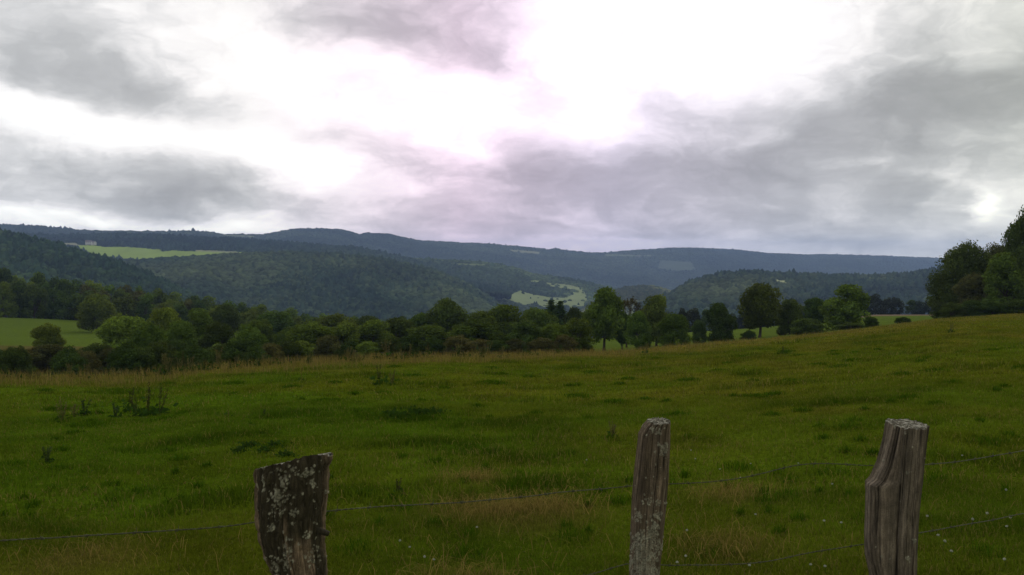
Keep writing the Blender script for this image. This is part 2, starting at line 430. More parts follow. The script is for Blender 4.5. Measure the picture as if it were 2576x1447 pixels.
def build_grass():
    parts = []
    def layer(n, y0, y1, hh, ww):
        y = np.sqrt(rng.uniform(y0**2, y1**2, n)); u = rng.uniform(-(CX+150)/F, (CX+150)/F, n); x = u*y
        px = CX+F*x/y; cy, cd = crest(px); ok = y < cd*1.06; x, y = x[ok], y[ok]
        clump = fbm(x*1.3, y*1.3, o=3, seed=31); rank = sstep(0.18, 0.55, fbm(x*0.42+9, y*0.85, o=3, seed=21))
        h = hh*(1+0.55*clump)*(1+0.9*rank)*rng.uniform(0.6, 1.4, len(x))
        c = field_colour(x, y)*rng.uniform(0.7, 1.4, (len(x), 1))
        dry = rng.random(len(x)) < 0.07+.10*sstep(0, .5, fbm(x*.7, y*.7, o=2, seed=27))
        c[dry] = np.array([0.17, 0.145, 0.035])*rng.uniform(0.7, 1.3, (dry.sum(), 1))
        return x, y, h, np.full(len(x), ww)*rng.uniform(.7, 1.3, len(x)), rng.uniform(0.1, 1.1, len(x)), c
    L = [layer(230000, 2.0, 7.5, 0.050, 0.0045), layer(220000, 7.5, 18, 0.060, 0.009), layer(240000, 18, 48, 0.075, 0.020), layer(130000, 48, 110, 0.09, 0.045)]
    x, y, h, w, ln, c = [np.concatenate(a) for a in zip(*L)]
    tag(blades('grass', x, y, h, w, ln, c, grass_m), 'short green pasture grass with darker rank patches across the whole field', 'grass', kind='stuff')
    # taller straw-coloured grass along the brow of the field
    n = 60000
    px = rng.uniform(-150, 2750, n); cy, cd = crest(px)
    fr = rng.uniform(0.70, 1.04, n)**0.7; fr = np.clip(fr, .72, 1.04); y = cd*fr; x = (px-CX)/F*y
    dens = np.interp(px, [-200, 300, 900, 1700, 2100, 2700], [.35, .45, .9, .6, .3, .15])*sstep(.70, .98, fr+.12*fbm(x*.4, y*.4, seed=41))
    k = rng.random(n) < dens*(0.55+0.6*fbm(x*0.8, y*0.8, seed=42)); x, y, px = x[k], y[k], px[k]
    h = rng.uniform(0.15, 0.48, len(x))*np.interp(px, [0, 1700, 2400], [1.0, .9, .6])
    c = np.array([0.165, 0.130, 0.036])*rng.uniform(0.6, 1.35, (len(x), 1)); c[:, 1] *= rng.uniform(.92, 1.08, len(x))
    tag(blades('dry_grass', x, y, h, np.full(len(x), 0.016), rng.uniform(.05, .5, len(x)), c, grass_m), 'tall straw coloured seeding grass along the brow of the field', 'grass', kind='stuff')
    # long yellow flopped stalks near the fence
    n = 5200
    cl = np.array([(-.13, 7.3, .5, 800), (.35, 7.4, .4, 280), (-.38, 8.8, .3, 300), (2.0, 7.6, .5, 240), (1.5, 5.9, .4, 200), (-.3, 5.4, .4, 150), (-3.2, 6.2, .5, 150), (0.5, 9.5, 5.0, 500), (0, 6.0, 2.6, 350)])
    xs, ys_ = [], []
    for qx, qy, r, m_ in cl:
        xs.append(rng.normal(qx, r*.55, int(m_))); ys_.append(rng.normal(qy, r*.45, int(m_)))
    x = np.concatenate(xs); y = np.concatenate(ys_); ok = (y > 3.4); x, y = x[ok], y[ok]
    h = rng.uniform(0.07, 0.24, len(x)); c = np.array([0.20, 0.15, 0.04])*rng.uniform(.5, 1.4, (len(x), 1))
    tag(blades('withered_grass', x, y, h, np.full(len(x), 0.0045), rng.uniform(.3, 1.7, len(x)), c, grass_m), 'withered yellow grass stalks flopped over behind the fence wires', 'grass', kind='stuff')
build_grass()

def tube(pts, rads, seg=7):
    pts = np.asarray(pts, float); rads = np.asarray(rads, float); n = len(pts)
    t = np.gradient(pts, axis=0); t /= np.linalg.norm(t, axis=1, keepdims=True)+1e-9
    ref = np.where(np.abs(t[:, 2:3]) > .9, np.array([[1., 0, 0]]), np.array([[0, 0, 1.]]))
    a = np.cross(t, ref); a /= np.linalg.norm(a, axis=1, keepdims=True)+1e-9
    b = np.cross(t, a)
    an = np.linspace(0, 2*PI, seg, endpoint=False)
    V = pts[:, None]+rads[:, None, None]*(np.cos(an)[None, :, None]*a[:, None]+np.sin(an)[None, :, None]*b[:, None])
    return V.reshape(-1, 3), grid_faces(n, seg, True)
def join(parts):
    Vs, Fs, o = [], [], 0
    for V, Fc in parts: Vs.append(V); Fs.append(Fc+o); o += len(V)
    return np.concatenate(Vs), np.concatenate(Fs)

def leaf_quads(pos, nrm, size, r):
    """randomly turned leaf clumps (bent rhombs) at pos, loosely facing nrm"""
    n = len(pos)
    d = nrm + r.normal(0, 0.75, (n, 3)); d /= np.linalg.norm(d, axis=1, keepdims=True)
    q = r.normal(0, 1, (n, 3)); a = np.cross(d, q); a /= np.linalg.norm(a, axis=1, keepdims=True)+1e-9
    b = np.cross(d, a)
    s = (size*r.uniform(.6, 1.35, n))[:, None]
    k = r.uniform(.55, .9, (n, 1))
    V = np.stack([pos-a*s*.5, pos-b*s*.5*k, pos+a*s*.5+d*s*.12, pos+b*s*.5*k], 1)
    return V.reshape(-1, 3), (np.arange(n)[:, None]*4+np.arange(4)[None, :])

# ------------------------------------------------------------------ fence
def wood_material():
    m, g = mat_new('weathered_wood')
    at = g.n('ShaderNodeAttribute'); at.attribute_name = 'tint'
    tc = g.n('ShaderNodeTexCoord').outputs['Object']
    n = g.noise(g.v('MULTIPLY', tc, (60, 60, 5)), 3.0, 5, 0.65)
    n2 = g.noise(tc, 260.0, 3, 0.6)
    c = g.v('SCALE', at.outputs['Color'], scale=g.m('MULTIPLY', g.mr(n, .3, .7, .6, 1.4), g.mr(n2, .3, .7, .75, 1.25)))
    b = g.n('ShaderNodeBump'); g.put(b.inputs['Height'], g.m('ADD', n, g.m('MULTIPLY', n2, .5))); b.inputs['Strength'].default_value = .8; b.inputs['Distance'].default_value = .004
    out(g, principled(g, c, .9, b.outputs[0], .15).outputs[0]); return m
wood_m = wood_material()
def fence_post(label, Y0, hd, Lp, Rp, top, poly, tilt, seed, bark, spots, wood, lic=.2, recess=None, core=None):
    """a post measured by its two edges (px at py), standing at depth Y0 with half depth hd"""
    NT, NZ = 300, 620
    poly = np.array(poly+[poly[0]], float); seg = np.r_[0, np.cumsum(np.hypot(*np.diff(poly, axis=0).T))]
    tpar = np.linspace(0, seg[-1], NT, endpoint=False)
    S = np.interp(tpar, seg, poly[:, 0]); Q = np.interp(tpar, seg, poly[:, 1])
    ker = np.hanning(13); ker /= ker.sum()
    for _ in range(1):
        S = np.convolve(np.r_[S[-6:], S, S[:6]], ker, 'valid'); Q = np.convolve(np.r_[Q[-6:], Q, Q[:6]], ker, 'valid')
    S = S/np.abs(S).max()
    cxp = np.mean([Lp[0][0], Rp[0][0]]); xm = (cxp-CX)/F*Y0; zb = gz(xm, Y0)-.12
    ztop = zat(np.interp(S, *top), Y0-hd) + tilt*(Q+1)/2
    ztop = ztop + .006*fbm(S*9, Q*9, seed=seed, o=3)
    v = np.linspace(0, 1, NZ)**.9
    Z = zb+(ztop[None]-zb)*v[:, None]
    c, s_ = math.cos(TH), math.sin(TH)
    yy = project(0, Y0, Z)[1]
    lx = np.interp(yy, [p[1] for p in Lp], [p[0] for p in Lp]); rx = np.interp(yy, [p[1] for p in Rp], [p[0] for p in Rp])
    SS = np.repeat(S[None], NZ, 0); QQ = np.repeat(Q[None], NZ, 0)
    if core is None: X = ((lx+rx)/2+(rx-lx)/2*SS-CX)/F*Y0
    else:                       # straight core with a slab standing off its left side
        cl_ = np.interp(yy, [p[1] for p in core], [p[0] for p in core])
        X = ((cl_+rx)/2+(rx-cl_)/2*SS+(lx-cl_)*sstep(-.62, -.93, SS)-CX)/F*Y0
    Yv = Y0+hd*QQ
    # outward direction in plan
    nx, ny = SS/np.hypot(SS, QQ), QQ/np.hypot(SS, QQ)
    TT = np.repeat(tpar[None], NZ, 0)
    grain = .6*fbm(TT*16+.25*fbm(TT*3, Z*9, o=2, seed=seed+30), Z*2.6, seed=seed, o=4)+.7*fbm(TT*46, Z*7, seed=seed+31, o=3); crack = 1-np.abs(fbm(TT*5+.3*fbm(TT, Z*4, o=2, seed=seed+4), Z*1.3, seed=seed+1, o=3))*5
    crack = np.clip(crack, 0, 1)**3
    lump = fbm(TT*2, Z*5, seed=seed+2, o=3)
    chunk = np.abs(fbm(TT*7, Z*22, seed=seed+3, o=3))
    dsp = .0026*grain - .0065*crack + .006*lump*bark + bark*.012*(chunk-.2)
    px_, py_ = project(X, Yv, Z)
    # lichen crust
    li = fbm(X*260, Z*260, Yv*260, seed=seed+6, o=3); li2 = fbm(X*90, Z*90, Yv*90, seed=seed+7, o=2)
    rs = np.random.default_rng(seed); LI = np.full(Z.shape, -9.0)
    discs = []
    for (sx, sy, r1, r2, st) in spots:
        for _ in range(int(5+r1*r2*st*.10)):
            discs.append((sx+rs.normal(0, .5)*r1, sy+rs.normal(0, .5)*r2, rs.uniform(1.3, 4.4)*(.6+.5*min(st, 1.1))))
    for _ in range(int(220*lic)+12): discs.append((rs.uniform(lx.min(), rx.max()), rs.uniform(yy.min(), 1480), rs.uniform(1.2, 3.4)))
    front = QQ < .65
    pf, qf = px_[front], py_[front]; L0 = np.full(pf.shape, -9.0)
    for (dx_, dy_, dr) in discs: L0 = np.maximum(L0, 1-np.hypot(pf-dx_, (qf-dy_)*rs.uniform(.6, 1.0))/dr)
    LI[front] = L0
    LI = sstep(.0, .45, LI+.75*li+.35*li2+.10)
    LI = np.maximum(LI, (~front)*sstep(.12, .26, li2+lic*.2))*(.55+.45*sstep(-.3, .4, li2))
    if recess is not None: dsp = dsp-recess(px_, py_, SS, QQ)
    dsp = dsp+.0028*LI*(.6+.4*li)
    X = X+nx*dsp; Yv = Yv+ny*dsp
    base = np.array(wood)
    col = base*(1+.55*grain[..., None]+.30*lump[..., None])
    col = col*(1-.75*crack[..., None])*(1+.5*np.clip(fbm(TT*4, Z*.9, seed=seed+11, o=2), -1, 1)[..., None])
    pale = sstep(.15, .45, fbm(TT*3, Z*1.4, seed=seed+15, o=3))[..., None]; col = col*(1+.30*pale)+.01*pale; col = col*(1+.45*fbm(TT*9, Z*30, seed=seed+33, o=3)[..., None])
    if bark: 
        dk = sstep(-.15, .25, fbm(TT*1.6+3, Z*4, seed=seed+9, o=3)+.25*(SS > -.72)-.08)
        dk = dk*(SS > -.8)*min(1, .25+bark)
        col = col*(1-dk[..., None])+np.array([.028, .023, .013])*(1+.8*chunk[..., None])*dk[..., None]
    lc = np.array([.20, .19, .135])*(1+1.1*li[..., None])
    col = col*(1-LI[..., None])+lc*LI[..., None]
    V = [np.stack([X, Yv, Z], -1).reshape(-1, 3)]; Fc = grid_faces(NZ, NT, True)
    cols = [col.reshape(-1, 3)]
    # end grain cap
    nr = 30; cx_, cy_ = X[-1].mean(), Yv[-1].mean()
    ks = np.linspace(1, .02, nr)[1:]
    capX = cx_+(X[-1][None]-cx_)*ks[:, None]; capY = cy_+(Yv[-1][None]-cy_)*ks[:, None]
    # plane fit of the rim so the cap follows the cut
    A = np.c_[X[-1], Yv[-1], np.ones(NT)]; co = np.linalg.lstsq(A, Z[-1], rcond=None)[0]
    pl = co[0]*capX+co[1]*capY+co[2]; rim = (Z[-1]-(A@co))[None]
    nn = fbm(capX*120, capY*120, seed=seed+12, o=3); ring = np.abs(fbm(capX*40, capY*90, seed=seed+14, o=2))
    capZ = pl+rim*ks[:, None]**3+.004*nn*(1-ks[:, None])**.3-.004*(ring < .05)
    cl = np.array([.085, .075, .05])*(1+.9*nn[..., None]); w = sstep(.08, .25, nn)[..., None]; cl = cl*(1-w)+np.array([.26, .25, .20])*w
    cl = np.where((ring < .06)[..., None], .02, cl)
    V.append(np.stack([capX, capY, capZ], -1).reshape(-1, 3)); cols.append(cl.reshape(-1, 3))
    b0 = (NZ-1)*NT
    F2 = grid_faces(nr, NT, True)+b0
    V = np.concatenate(V)-np.array([xm, Y0, zb])
    me = mesh_np('post_shaft', V, np.concatenate([Fc, F2]), wood_m, np.clip(np.concatenate(cols), .004, .6), True)
    e = bpy.data.objects.new('fence_post', None); C.objects.link(e); e.location = (xm, Y0, zb); e.empty_display_size = .2
    link('post_shaft', me, e); tag(e, label, 'fence post', 'weathered posts of the wire fence')
    return e
p1 = fence_post('thick leftmost fence post with slanted top, dark bark and a peg stub', 2.5, .088,
    [(640, 1165), (643, 1210), (641, 1250), (646, 1310), (651, 1352), (660, 1372), (673, 1410), (690, 1447), (705, 1600), (712, 2400)],
    [(830, 1130), (830, 1158), (819, 1182), (819, 1225), (813, 1262), (806, 1300), (804, 1345), (808, 1447), (812, 1600), (815, 2400)],
    ([-1, -.1, .55, .95, 1], [1186, 1166, 1146, 1146, 1152]),
    [(-1, .1), (-.97, -.45), (-.7, -.85), (-.2, -1), (.35, -1), (.75, -.8), (1, -.25), (1, .3), (.6, .9), (-.3, 1), (-.85, .7)], -.035, 3, 1.0,
    [(704, 1249, 22, 26, .9), (735, 1291, 10, 10, .7), (717, 1205, 12, 9, .8), (768, 1188, 18, 10, .8), (788, 1218, 8, 12, .7), (720, 1400, 16, 42, .7), (690, 1423, 12, 30, .7),
     (680, 1330, 8, 16, .6), (775, 1345, 14, 12, .6), (735, 1185, 40, 12, .45), (700, 1290, 30, 24, .35), (790, 1400, 20, 35, .45), (662, 1200, 3, 36, .9)], (.115, .082, .050), .22)
# broken branch peg on the first post
V, Fc = tube([P(790, 1335, 2.47), P(806, 1336, 2.46), P(818, 1340, 2.45), P(827, 1344, 2.45)], [.010, .009, .0085, .007], 10)
cap = np.arange(len(V)-10, len(V))[None, :]
V = V+.0012*rng.normal(0, 1, V.shape)
pg = link('branch_stub', mesh_np('branch_stub', V-np.array(p1.location), [Fc, cap], wood_m, np.tile([.035, .030, .018], (len(V), 1)), True), p1)
fence_post('slim middle fence post with pale lichen thick near its foot', 3.2, .068,
    [(1632, 1050), (1630, 1062), (1620, 1072), (1609, 1090), (1605, 1130), (1598, 1200), (1593, 1260), (1591, 1330), (1588, 1447), (1584, 1600), (1580, 2000)],
    [(1688, 1050), (1689, 1120), (1686, 1200), (1680, 1280), (1672, 1360), (1663, 1447), (1656, 1600), (1650, 2000)],
    ([-1, 1], [1070, 1068]),
    [(-1, .1), (-.9, -.5), (-.55, -.9), (0, -1), (.5, -.95), (.85, -.6), (1, .1), (.8, .8), (0, 1), (-.8, .7)], 0.0, 21, .12,
    [(1668, 1133, 13, 18, .9), (1652, 1082, 20, 10, .7), (1655, 1064, 34, 5, .8), (1650, 1337, 13, 16, .9), (1651, 1299, 14, 14, .8), (1606, 1298, 14, 14, .8), (1656, 1373, 10, 13, .8),
     (1618, 1395, 30, 46, 2.2), (1622, 1440, 34, 26, 2.4), (1640, 1350, 22, 30, 1.2), (1650, 1268, 30, 12, .4), (1660, 1447, 10, 14, .6), (1632, 1255, 22, 10, .35), (1603, 1350, 14, 12, .6)], (.092, .068, .044), .08)
def rec3(px, py, S, Q):
    return .010*((Q < .3)*sstep(1224, 1208, py)*sstep(-.60, -.72, S)) + .012*np.exp(-((S+.62)/.03)**2)*(Q < 0)*sstep(1212, 1235, py)
fence_post('rightmost fence post, broad and pale grey, with a split slab on its left shoulder', 3.15, .095,
    [(2242, 1050), (2240, 1068), (2232, 1110), (2219, 1165), (2202, 1203), (2190, 1216), (2192, 1240), (2190, 1340), (2193, 1400), (2205, 1447), (2212, 1600), (2216, 2000)],
    [(2336, 1050), (2334, 1066), (2328, 1110), (2320, 1200), (2312, 1280), (2308, 1380), (2310, 1447), (2312, 1600), (2314, 2000)],
    ([-1, 1], [1081, 1080]),
    [(-1, .2), (-1, -.35), (-.75, -.85), (-.2, -1), (.42, -1), (.62, -.72), (.98, -.45), (1, .4), (.6, 1), (-.5, 1)], 0.0, 57, .06,
    [(2290, 1070, 40, 8, .5), (2290, 1410, 8, 12, .4), (2300, 1360, 6, 14, .4), (2285, 1190, 8, 5, .3)], (.098, .078, .054), .02, rec3, [(2242, 1050), (2238, 1110), (2232, 1200), (2226, 1330), (2224, 1447), (2222, 2000)])

wire_m, g = mat_new('rusty_wire')
tc = g.n('ShaderNodeNewGeometry').outputs['Position']
wn = g.noise(tc, 70.0, 3, 0.6)
out(g, principled(g, g.ramp(wn, [(.35, (.028, .024, .012)), (.6, (.065, .072, .028)), (.75, (.11, .12, .06))]), .7, None, .3).outputs[0])
def wire(label, pts):
    a = np.array([[p[0], p[1]] for p in pts], float)
    k = [i for i, p in enumerate(pts) if len(p) == 3]
    Yd = np.interp(a[:, 0], [pts[i][0] for i in k], [pts[i][2] for i in k])
    W = np.array([P(x, y, d) for (x, y), d in zip(a, Yd)])
    s = np.r_[0, np.cumsum(np.linalg.norm(np.diff(W, axis=0), axis=1))]
    n = int(s[-1]/.006); ss = np.linspace(0, s[-1], n)
    Cc = np.stack([np.interp(ss, s, W[:, i]) for i in range(3)], -1)
    kr = np.hanning(41); kr /= kr.sum()
    for i in range(3): Cc[:, i] = np.convolve(np.r_[np.full(20, Cc[0, i]), Cc[:, i], np.full(20, Cc[-1, i])], kr, 'valid')
    Cc[:, 2] += .0012*fbm(ss*9, 0*ss, o=2, seed=8)
    t = np.gradient(Cc, axis=0); t /= np.linalg.norm(t, axis=1, keepdims=True)
    u = np.cross(t, [0, 0, 1.]); u /= np.linalg.norm(u, axis=1, keepdims=True); w = np.cross(u, t)
    parts = []
    ph = ss/.042*2*PI
    for o in (0, PI):
        parts.append(tube(Cc+.0013*(np.cos(ph+o)[:, None]*u+np.sin(ph+o)[:, None]*w), np.full(n, .00115), 6))
    q = .05
    barbs = []
    while q < s[-1]:
        i = int(q/.006); i = min(i, n-1); c0 = Cc[i]; r0 = rng.uniform(0, PI)
        an = np.linspace(0, 4*PI, 26); bt = t[i]
        pr = c0+.0036*(np.cos(an+r0)[:, None]*u[i]+np.sin(an+r0)[:, None]*w[i])+bt*np.linspace(-.004, .004, 26)[:, None]
        e0 = pr[0]+(.6*u[i]*math.cos(r0+2.2)+w[i]*math.sin(r0+2.2))*.014; e1 = pr[-1]+(.6*u[i]*math.cos(r0-1)+w[i]*math.sin(r0-1))*.014
        barbs.append(tube(np.vstack([e0, pr, e1]), np.r_[.0004, np.full(26, .0012), .0004], 5))
        q += .118+rng.uniform(-.01, .01)
    V, Fc = join(parts); e = link('barbed_wire', mesh_np('barbed_wire', V, Fc, wire_m, None, True))
    for V, Fc in barbs: link('barb', mesh_np('barb', V, Fc, wire_m, None, True), e)
    tag(e, label, 'wire', 'barbed wires of the fence'); return e
wire('upper barbed wire strand sagging between the posts, humped before the right post',
     [(-320, 1392, 2.0), (0, 1360, 2.25), (150, 1353), (340, 1341), (500, 1332), (600, 1321), (645, 1314, 2.58), (815, 1287, 2.62), (930, 1276), (1060, 1270), (1200, 1262), (1330, 1250), (1400, 1240), (1500, 1232),
      (1585, 1223, 3.27), (1685, 1217, 3.27), (1730, 1218), (1850, 1207), (1920, 1192), (1990, 1172), (2040, 1165), (2100, 1168), (2190, 1173, 3.26), (2325, 1170, 3.28), (2400, 1163), (2470, 1153), (2576, 1134, 3.55), (2900, 1085, 4.2)])
wire('lower barbed wire strand rising at bottom right past the middle and right posts',
     [(1150, 1540, 2.9), (1400, 1466), (1500, 1443), (1590, 1414, 3.27), (1660, 1423, 3.27), (1800, 1422), (1900, 1418), (1960, 1408), (2040, 1390), (2120, 1378), (2195, 1366, 3.26), (2310, 1342, 3.27), (2390, 1328), (2500, 1308), (2576, 1292, 3.55), (2900, 1235, 4.2)])

# ------------------------------------------------------------------ weeds, flowers, tussocks in the pasture
def on_ground(px, py):
    """the point of the pasture seen at this place of the photograph"""
    u, w = ray(px, py); u = float(u); w = float(w); Ys = np.exp(np.linspace(np.log(2.5), np.log(140), 420))
    hit = CAMZ+w*Ys <= ground_z(u*Ys, Ys); Y = float(Ys[np.argmax(hit)]) if hit.any() else 140.0
    return u*Y, Y, gz(u*Y, Y)
weed_m = attr_material('weed_leaf', trans=.2)
def weed_mesh(h, seed, kind):
    r = np.random.default_rng(seed); st = []; lf = []
    def add(L, VF, c): L.append((VF[0], VF[1], np.tile(c, (len(VF[0]), 1))*r.uniform(.8, 1.2)))
    if kind != 'rosette':
        ns = {'dock': 2, 'stick': 1, 'thistle': 3, 'seed': 5}[kind]
        sc = np.array({'dock': (.045, .046, .016), 'stick': (.10, .06, .03), 'thistle': (.045, .066, .02), 'seed': (.11, .10, .035)}[kind])
        for k in range(ns):
            b = r.normal(0, .004*h, 3)*[1, 1, 0]; top = b+np.array([r.normal(0, .16)*h, r.normal(0, .12)*h, h*r.uniform(.75, 1)])
            mid = (b+top)/2+np.array([r.normal(0, .03)*h, 0, 0])
            add(st, tube([b, mid, top], [.010*h+.002, .007*h+.0015, .004*h+.001], 5), sc)
            m = {'dock': 60, 'stick': 16, 'thistle': 60, 'seed': 50}[kind]
            f = r.uniform(.35 if kind in ('dock', 'seed') else .1, 1, m)
            pos = b+(top-b)*f[:, None]+r.normal(0, .022*h+.004, (m, 3))*[1, 1, .6]
            add(lf, leaf_quads(pos, r.normal(0, 1, (m, 3)), np.full(m, (.036 if kind != 'thistle' else .08)*h+.008), r), sc*1.1)
    else:
        for k in range(7): add(st, tube([(0, 0, -.01), (r.normal(0, .15)*h, r.normal(0, .15)*h, h*.25), (r.normal(0, .3)*h, r.normal(0, .3)*h, h*.5)], [.006, .004, .002], 4), np.array([.03, .05, .015]))
    m = {'dock': 26, 'stick': 6, 'thistle': 26, 'seed': 14, 'rosette': 110}[kind]
    rr_ = (.35 if kind == 'rosette' else .22)*h
    pos = np.stack([r.normal(0, rr_, m), r.normal(0, rr_, m), np.abs(r.normal(.12*h, .14*h, m))], -1)
    add(lf, leaf_quads(pos, np.tile([0, -.2, 1.], (m, 1)), np.full(m, .20*h+.01), r), np.array([.026, .055, .008]))
    return [join([(v, f) for v, f, c in L])+(np.concatenate([c for v, f, c in L]),) for L in (st, lf)]
def weed(name, px, py, hpx, kind, label, group=None, seed=0):
    x, y, z = on_ground(px, py); h = hpx/F*y*1.05
    a, b = weed_mesh(h, seed or int(px*7+py), kind)
    e = bpy.data.objects.new(name, None); C.objects.link(e); e.location = (x, y, z); e.empty_display_size = .1
    link('stem', mesh_np('stem', a[0], a[1], weed_m, a[2]), e); link('leaves', mesh_np('leaves', b[0], b[1], weed_m, b[2]), e)
    tag(e, label, {'stick': 'weed', 'dock': 'weed', 'thistle': 'thistle', 'seed': 'weed', 'rosette': 'weed'}[kind], group)
weed('dock_plant', 372, 1050, 84, 'dock', 'tallest dark seeding dock stalks in the weedy patch at left')
weed('dock_plant', 402, 1045, 74, 'dock', 'dark dock stalk standing right of the tallest one at left')
weed('dock_plant', 328, 1040, 66, 'dock', 'leaning dark dock stalk left of the tallest one')
weed('dock_plant', 345, 1048, 50, 'dock', 'shorter dark dock between the leaning stalk and the tallest one')
weed('weed_clump', 290, 1052, 36, 'thistle', 'bushy weed left of the dock stalks')
weed('weed_clump', 212, 1050, 44, 'thistle', 'dark weed clump in the middle of the weedy patch at left')
weed('weed_clump', 155, 1066, 52, 'seed', 'brownish dry weed clump at the left end of the weedy patch')
weed('weed_clump', 186, 1056, 40, 'seed', 'brown dry weed just right of the brownish dry clump')
weed('thistle', 118, 1168, 42, 'thistle', 'single small dark thistle alone in the grass at far left')
weed('weed', 575, 1052, 26, 'stick', 'thin single weed stalk right of the weedy patch')
weed('weed', 664, 1050, 20, 'thistle', 'tiny dark weed above the leftmost post')
weed('weed', 760, 960, 30, 'stick', 'thin weed stick with a knob in the straw grass left of centre')
weed('weed', 955, 968, 56, 'dock', 'leaning brown weed stalk below the brow left of centre')
weed('weed', 985, 972, 40, 'seed', 'straw coloured weed beside the leaning brown stalk')
weed('weed', 1540, 1104, 44, 'seed', 'reddish brown dry weed up left of the middle post')
weed('weed', 1000, 1252, 44, 'dock', 'small upright dark weed between the left and middle posts')
weed('weed', 1022, 1256, 30, 'stick', 'thin twig of weed right beside the small upright dark weed')
weed('weed', 1625, 892, 30, 'seed', 'bushy weed on the brow below the tree cluster right of centre')
weed('weed', 1968, 893, 24, 'dock', 'brown weed on the slope below the tallest right hand tree')
weed('weed', 2392, 840, 26, 'seed', 'faint dry weed on the slope under the big clump of trees')
for i, (px, py) in enumerate([(690, 1130), (630, 1128), (660, 1142), (715, 1150), (600, 1140)]):
    weed('nettle_clump', px, py, 34, 'rosette', 'low dark leafy weed in the patch above the leftmost post', 'dark leafy weeds above the leftmost post', i+50)
for i, (px, py) in enumerate([(985, 1052), (1020, 1058), (1060, 1050), (1095, 1045), (1040, 1044)]):
    weed('nettle_clump', px, py, 40, 'rosette', 'low dark leafy weed in the dark patch at the centre of the pasture', 'dark leafy weeds in the centre of the pasture', i+80)
rb = random.Random(5)
for i in range(90):
    px = [rb.uniform(0, 1450), rb.uniform(380, 1300)][i % 2]; cy, cd = crest(px)
    hp = rb.choice([16, 20, 24, 30])*(1.7 if 400 < px < 560 or 960 < px < 1120 else 1.25)
    weed('brow_weed', px, float(cy)+rb.uniform(1, 9), hp, rb.choice(['seed', 'seed', 'dock', 'thistle']), 'pale seeding weed standing on the brow of the field', 'seeding weeds along the brow', 200+i)
# rank tussocks
def tussocks():
    r = np.random.default_rng(77); X, Y, H, Cc = [], [], [], []
    L = [(1900, 1000, 50), (1545, 1015, 45), (1450, 1000, 50), (350, 1245, 70), (1100, 1165, 40), (2130, 1080, 50), (1230, 965, 40), (2200, 1310, 50), (1860, 1185, 55), (700, 1125, 60), (1050, 1055, 70), (1700, 1045, 40),
         (40, 1170, 55), (230, 1072, 60), (400, 1060, 60), (2350, 1215, 60), (1560, 1270, 50), (1980, 1255, 60), (820, 1010, 40), (2490, 1120, 50), (1440, 1360, 60), (1180, 1400, 60), (100, 1330, 60), (520, 1250, 50), (900, 1390, 60), (1800, 1400, 60), (2480, 1400, 60)]
    for k in range(210): L.append((r.uniform(-60, 2640), 880+r.uniform(0, 1)**1.5*480, r.uniform(9, 34)))
    for px, py, wp in L:
        cy, cd = crest(px)
        if py < cy+20: continue
        x0, y0, z0 = on_ground(px, py); rad = wp/F*y0*.55; n = int(np.clip(260*rad*6, 80, 900))
        x = r.normal(x0, rad, n); y = r.normal(y0, rad*1.1, n); d = np.hypot(x-x0, y-y0)/rad
        X.append(x); Y.append(y); H.append(np.clip(r.uniform(.05, .14, n)*(1.1-.25*d), .04, .3)); Cc.append(np.tile([.040, .084, .003], (n, 1))*r.uniform(.6, 1.5, (n, 1)))
    x, y, h, c = [np.concatenate(a) for a in (X, Y, H, Cc)]
    tag(blades('rank_grass', x, y, h, np.clip(.0009*y, .004, .03), r.uniform(.1, .9, len(x)), c, grass_m), 'darker rank tussock grass scattered over the pasture', 'grass', kind='stuff')
tussocks()
# white clover heads
fl_m, g = mat_new('clover_white'); out(g, principled(g, (.28, .29, .22, 1), .8).outputs[0])
def clover_mesh():
    r = np.random.default_rng(3); n = 60; d = r.normal(0, 1, (n, 3)); d /= np.linalg.norm(d, axis=1, keepdims=True)
    V, Fc = leaf_quads(d*.006+np.array([0, 0, .085]), d, np.full(n, .006), r); return mesh_np('flower_head', V, Fc, fl_m, np.ones((len(V), 3)))
def stalk_mesh():
    V, Fc = tube([(0, 0, -.01), (.002, 0, .04), (0, 0, .082)], [.0012, .001, .001], 5)
    return mesh_np('stalk', V, Fc, weed_m, np.tile([.05, .09, .015], (len(V), 1)))
ch, cs = clover_mesh(), stalk_mesh()
FL = [(1824,1173),(1876,1200),(1912,1297),(2089,1311),(2131,1318),(1739,1342),(1732,1412),(1711,1423),(1900,1427),(2094,1433),(2051,1430),(2341,1311),(2499,1304),(2561,1304),(2553,1329),(2377,1357),(2383,1372),(2407,1395),
      (2549,1420),(2463,1318),(2326,1339),(2437,1142),(1209,1329),(1484,1151),(1010,1373),(1041,1384),(1074,1409),(1097,1409),(1757,1150),(1900,1160),(2020,1158),(2110,1220),(1750,1128),(2545,1240)]
for i, (px, py) in enumerate(FL):
    px *= .9938; py *= .9938; x, y, z = on_ground(px, py+30)
    e = bpy.data.objects.new('clover_flower', None); C.objects.link(e); e.location = (x, y, z-.01); e.empty_display_size = .02
    link('flower_head', ch, e); link('stalk', cs, e)
    e.scale = (1.25, 1.25, rb.uniform(.8, 1.2)); e.rotation_euler = (rb.uniform(-.2, .2), rb.uniform(-.2, .2), rb.uniform(0, 6))
    tag(e, 'small white clover head in the grass near the fence', 'flower', 'white clover heads near the fence')

# ------------------------------------------------------------------ trees
bark_m, g = mat_new('bark')
tc = g.n('ShaderNodeTexCoord').outputs['Object']
bn = g.noise(g.v('MULTIPLY', tc, (3, 3, .6)), 6.0, 5, 0.6)
bb = g.n('ShaderNodeBump'); g.put(bb.inputs['Height'], bn); bb.inputs['Strength'].default_value = .7
out(g, principled(g, g.ramp(bn, [(.3, (.022, .018, .013)), (.7, (.075, .062, .045))]), .95, bb.outputs[0], .1).outputs[0])

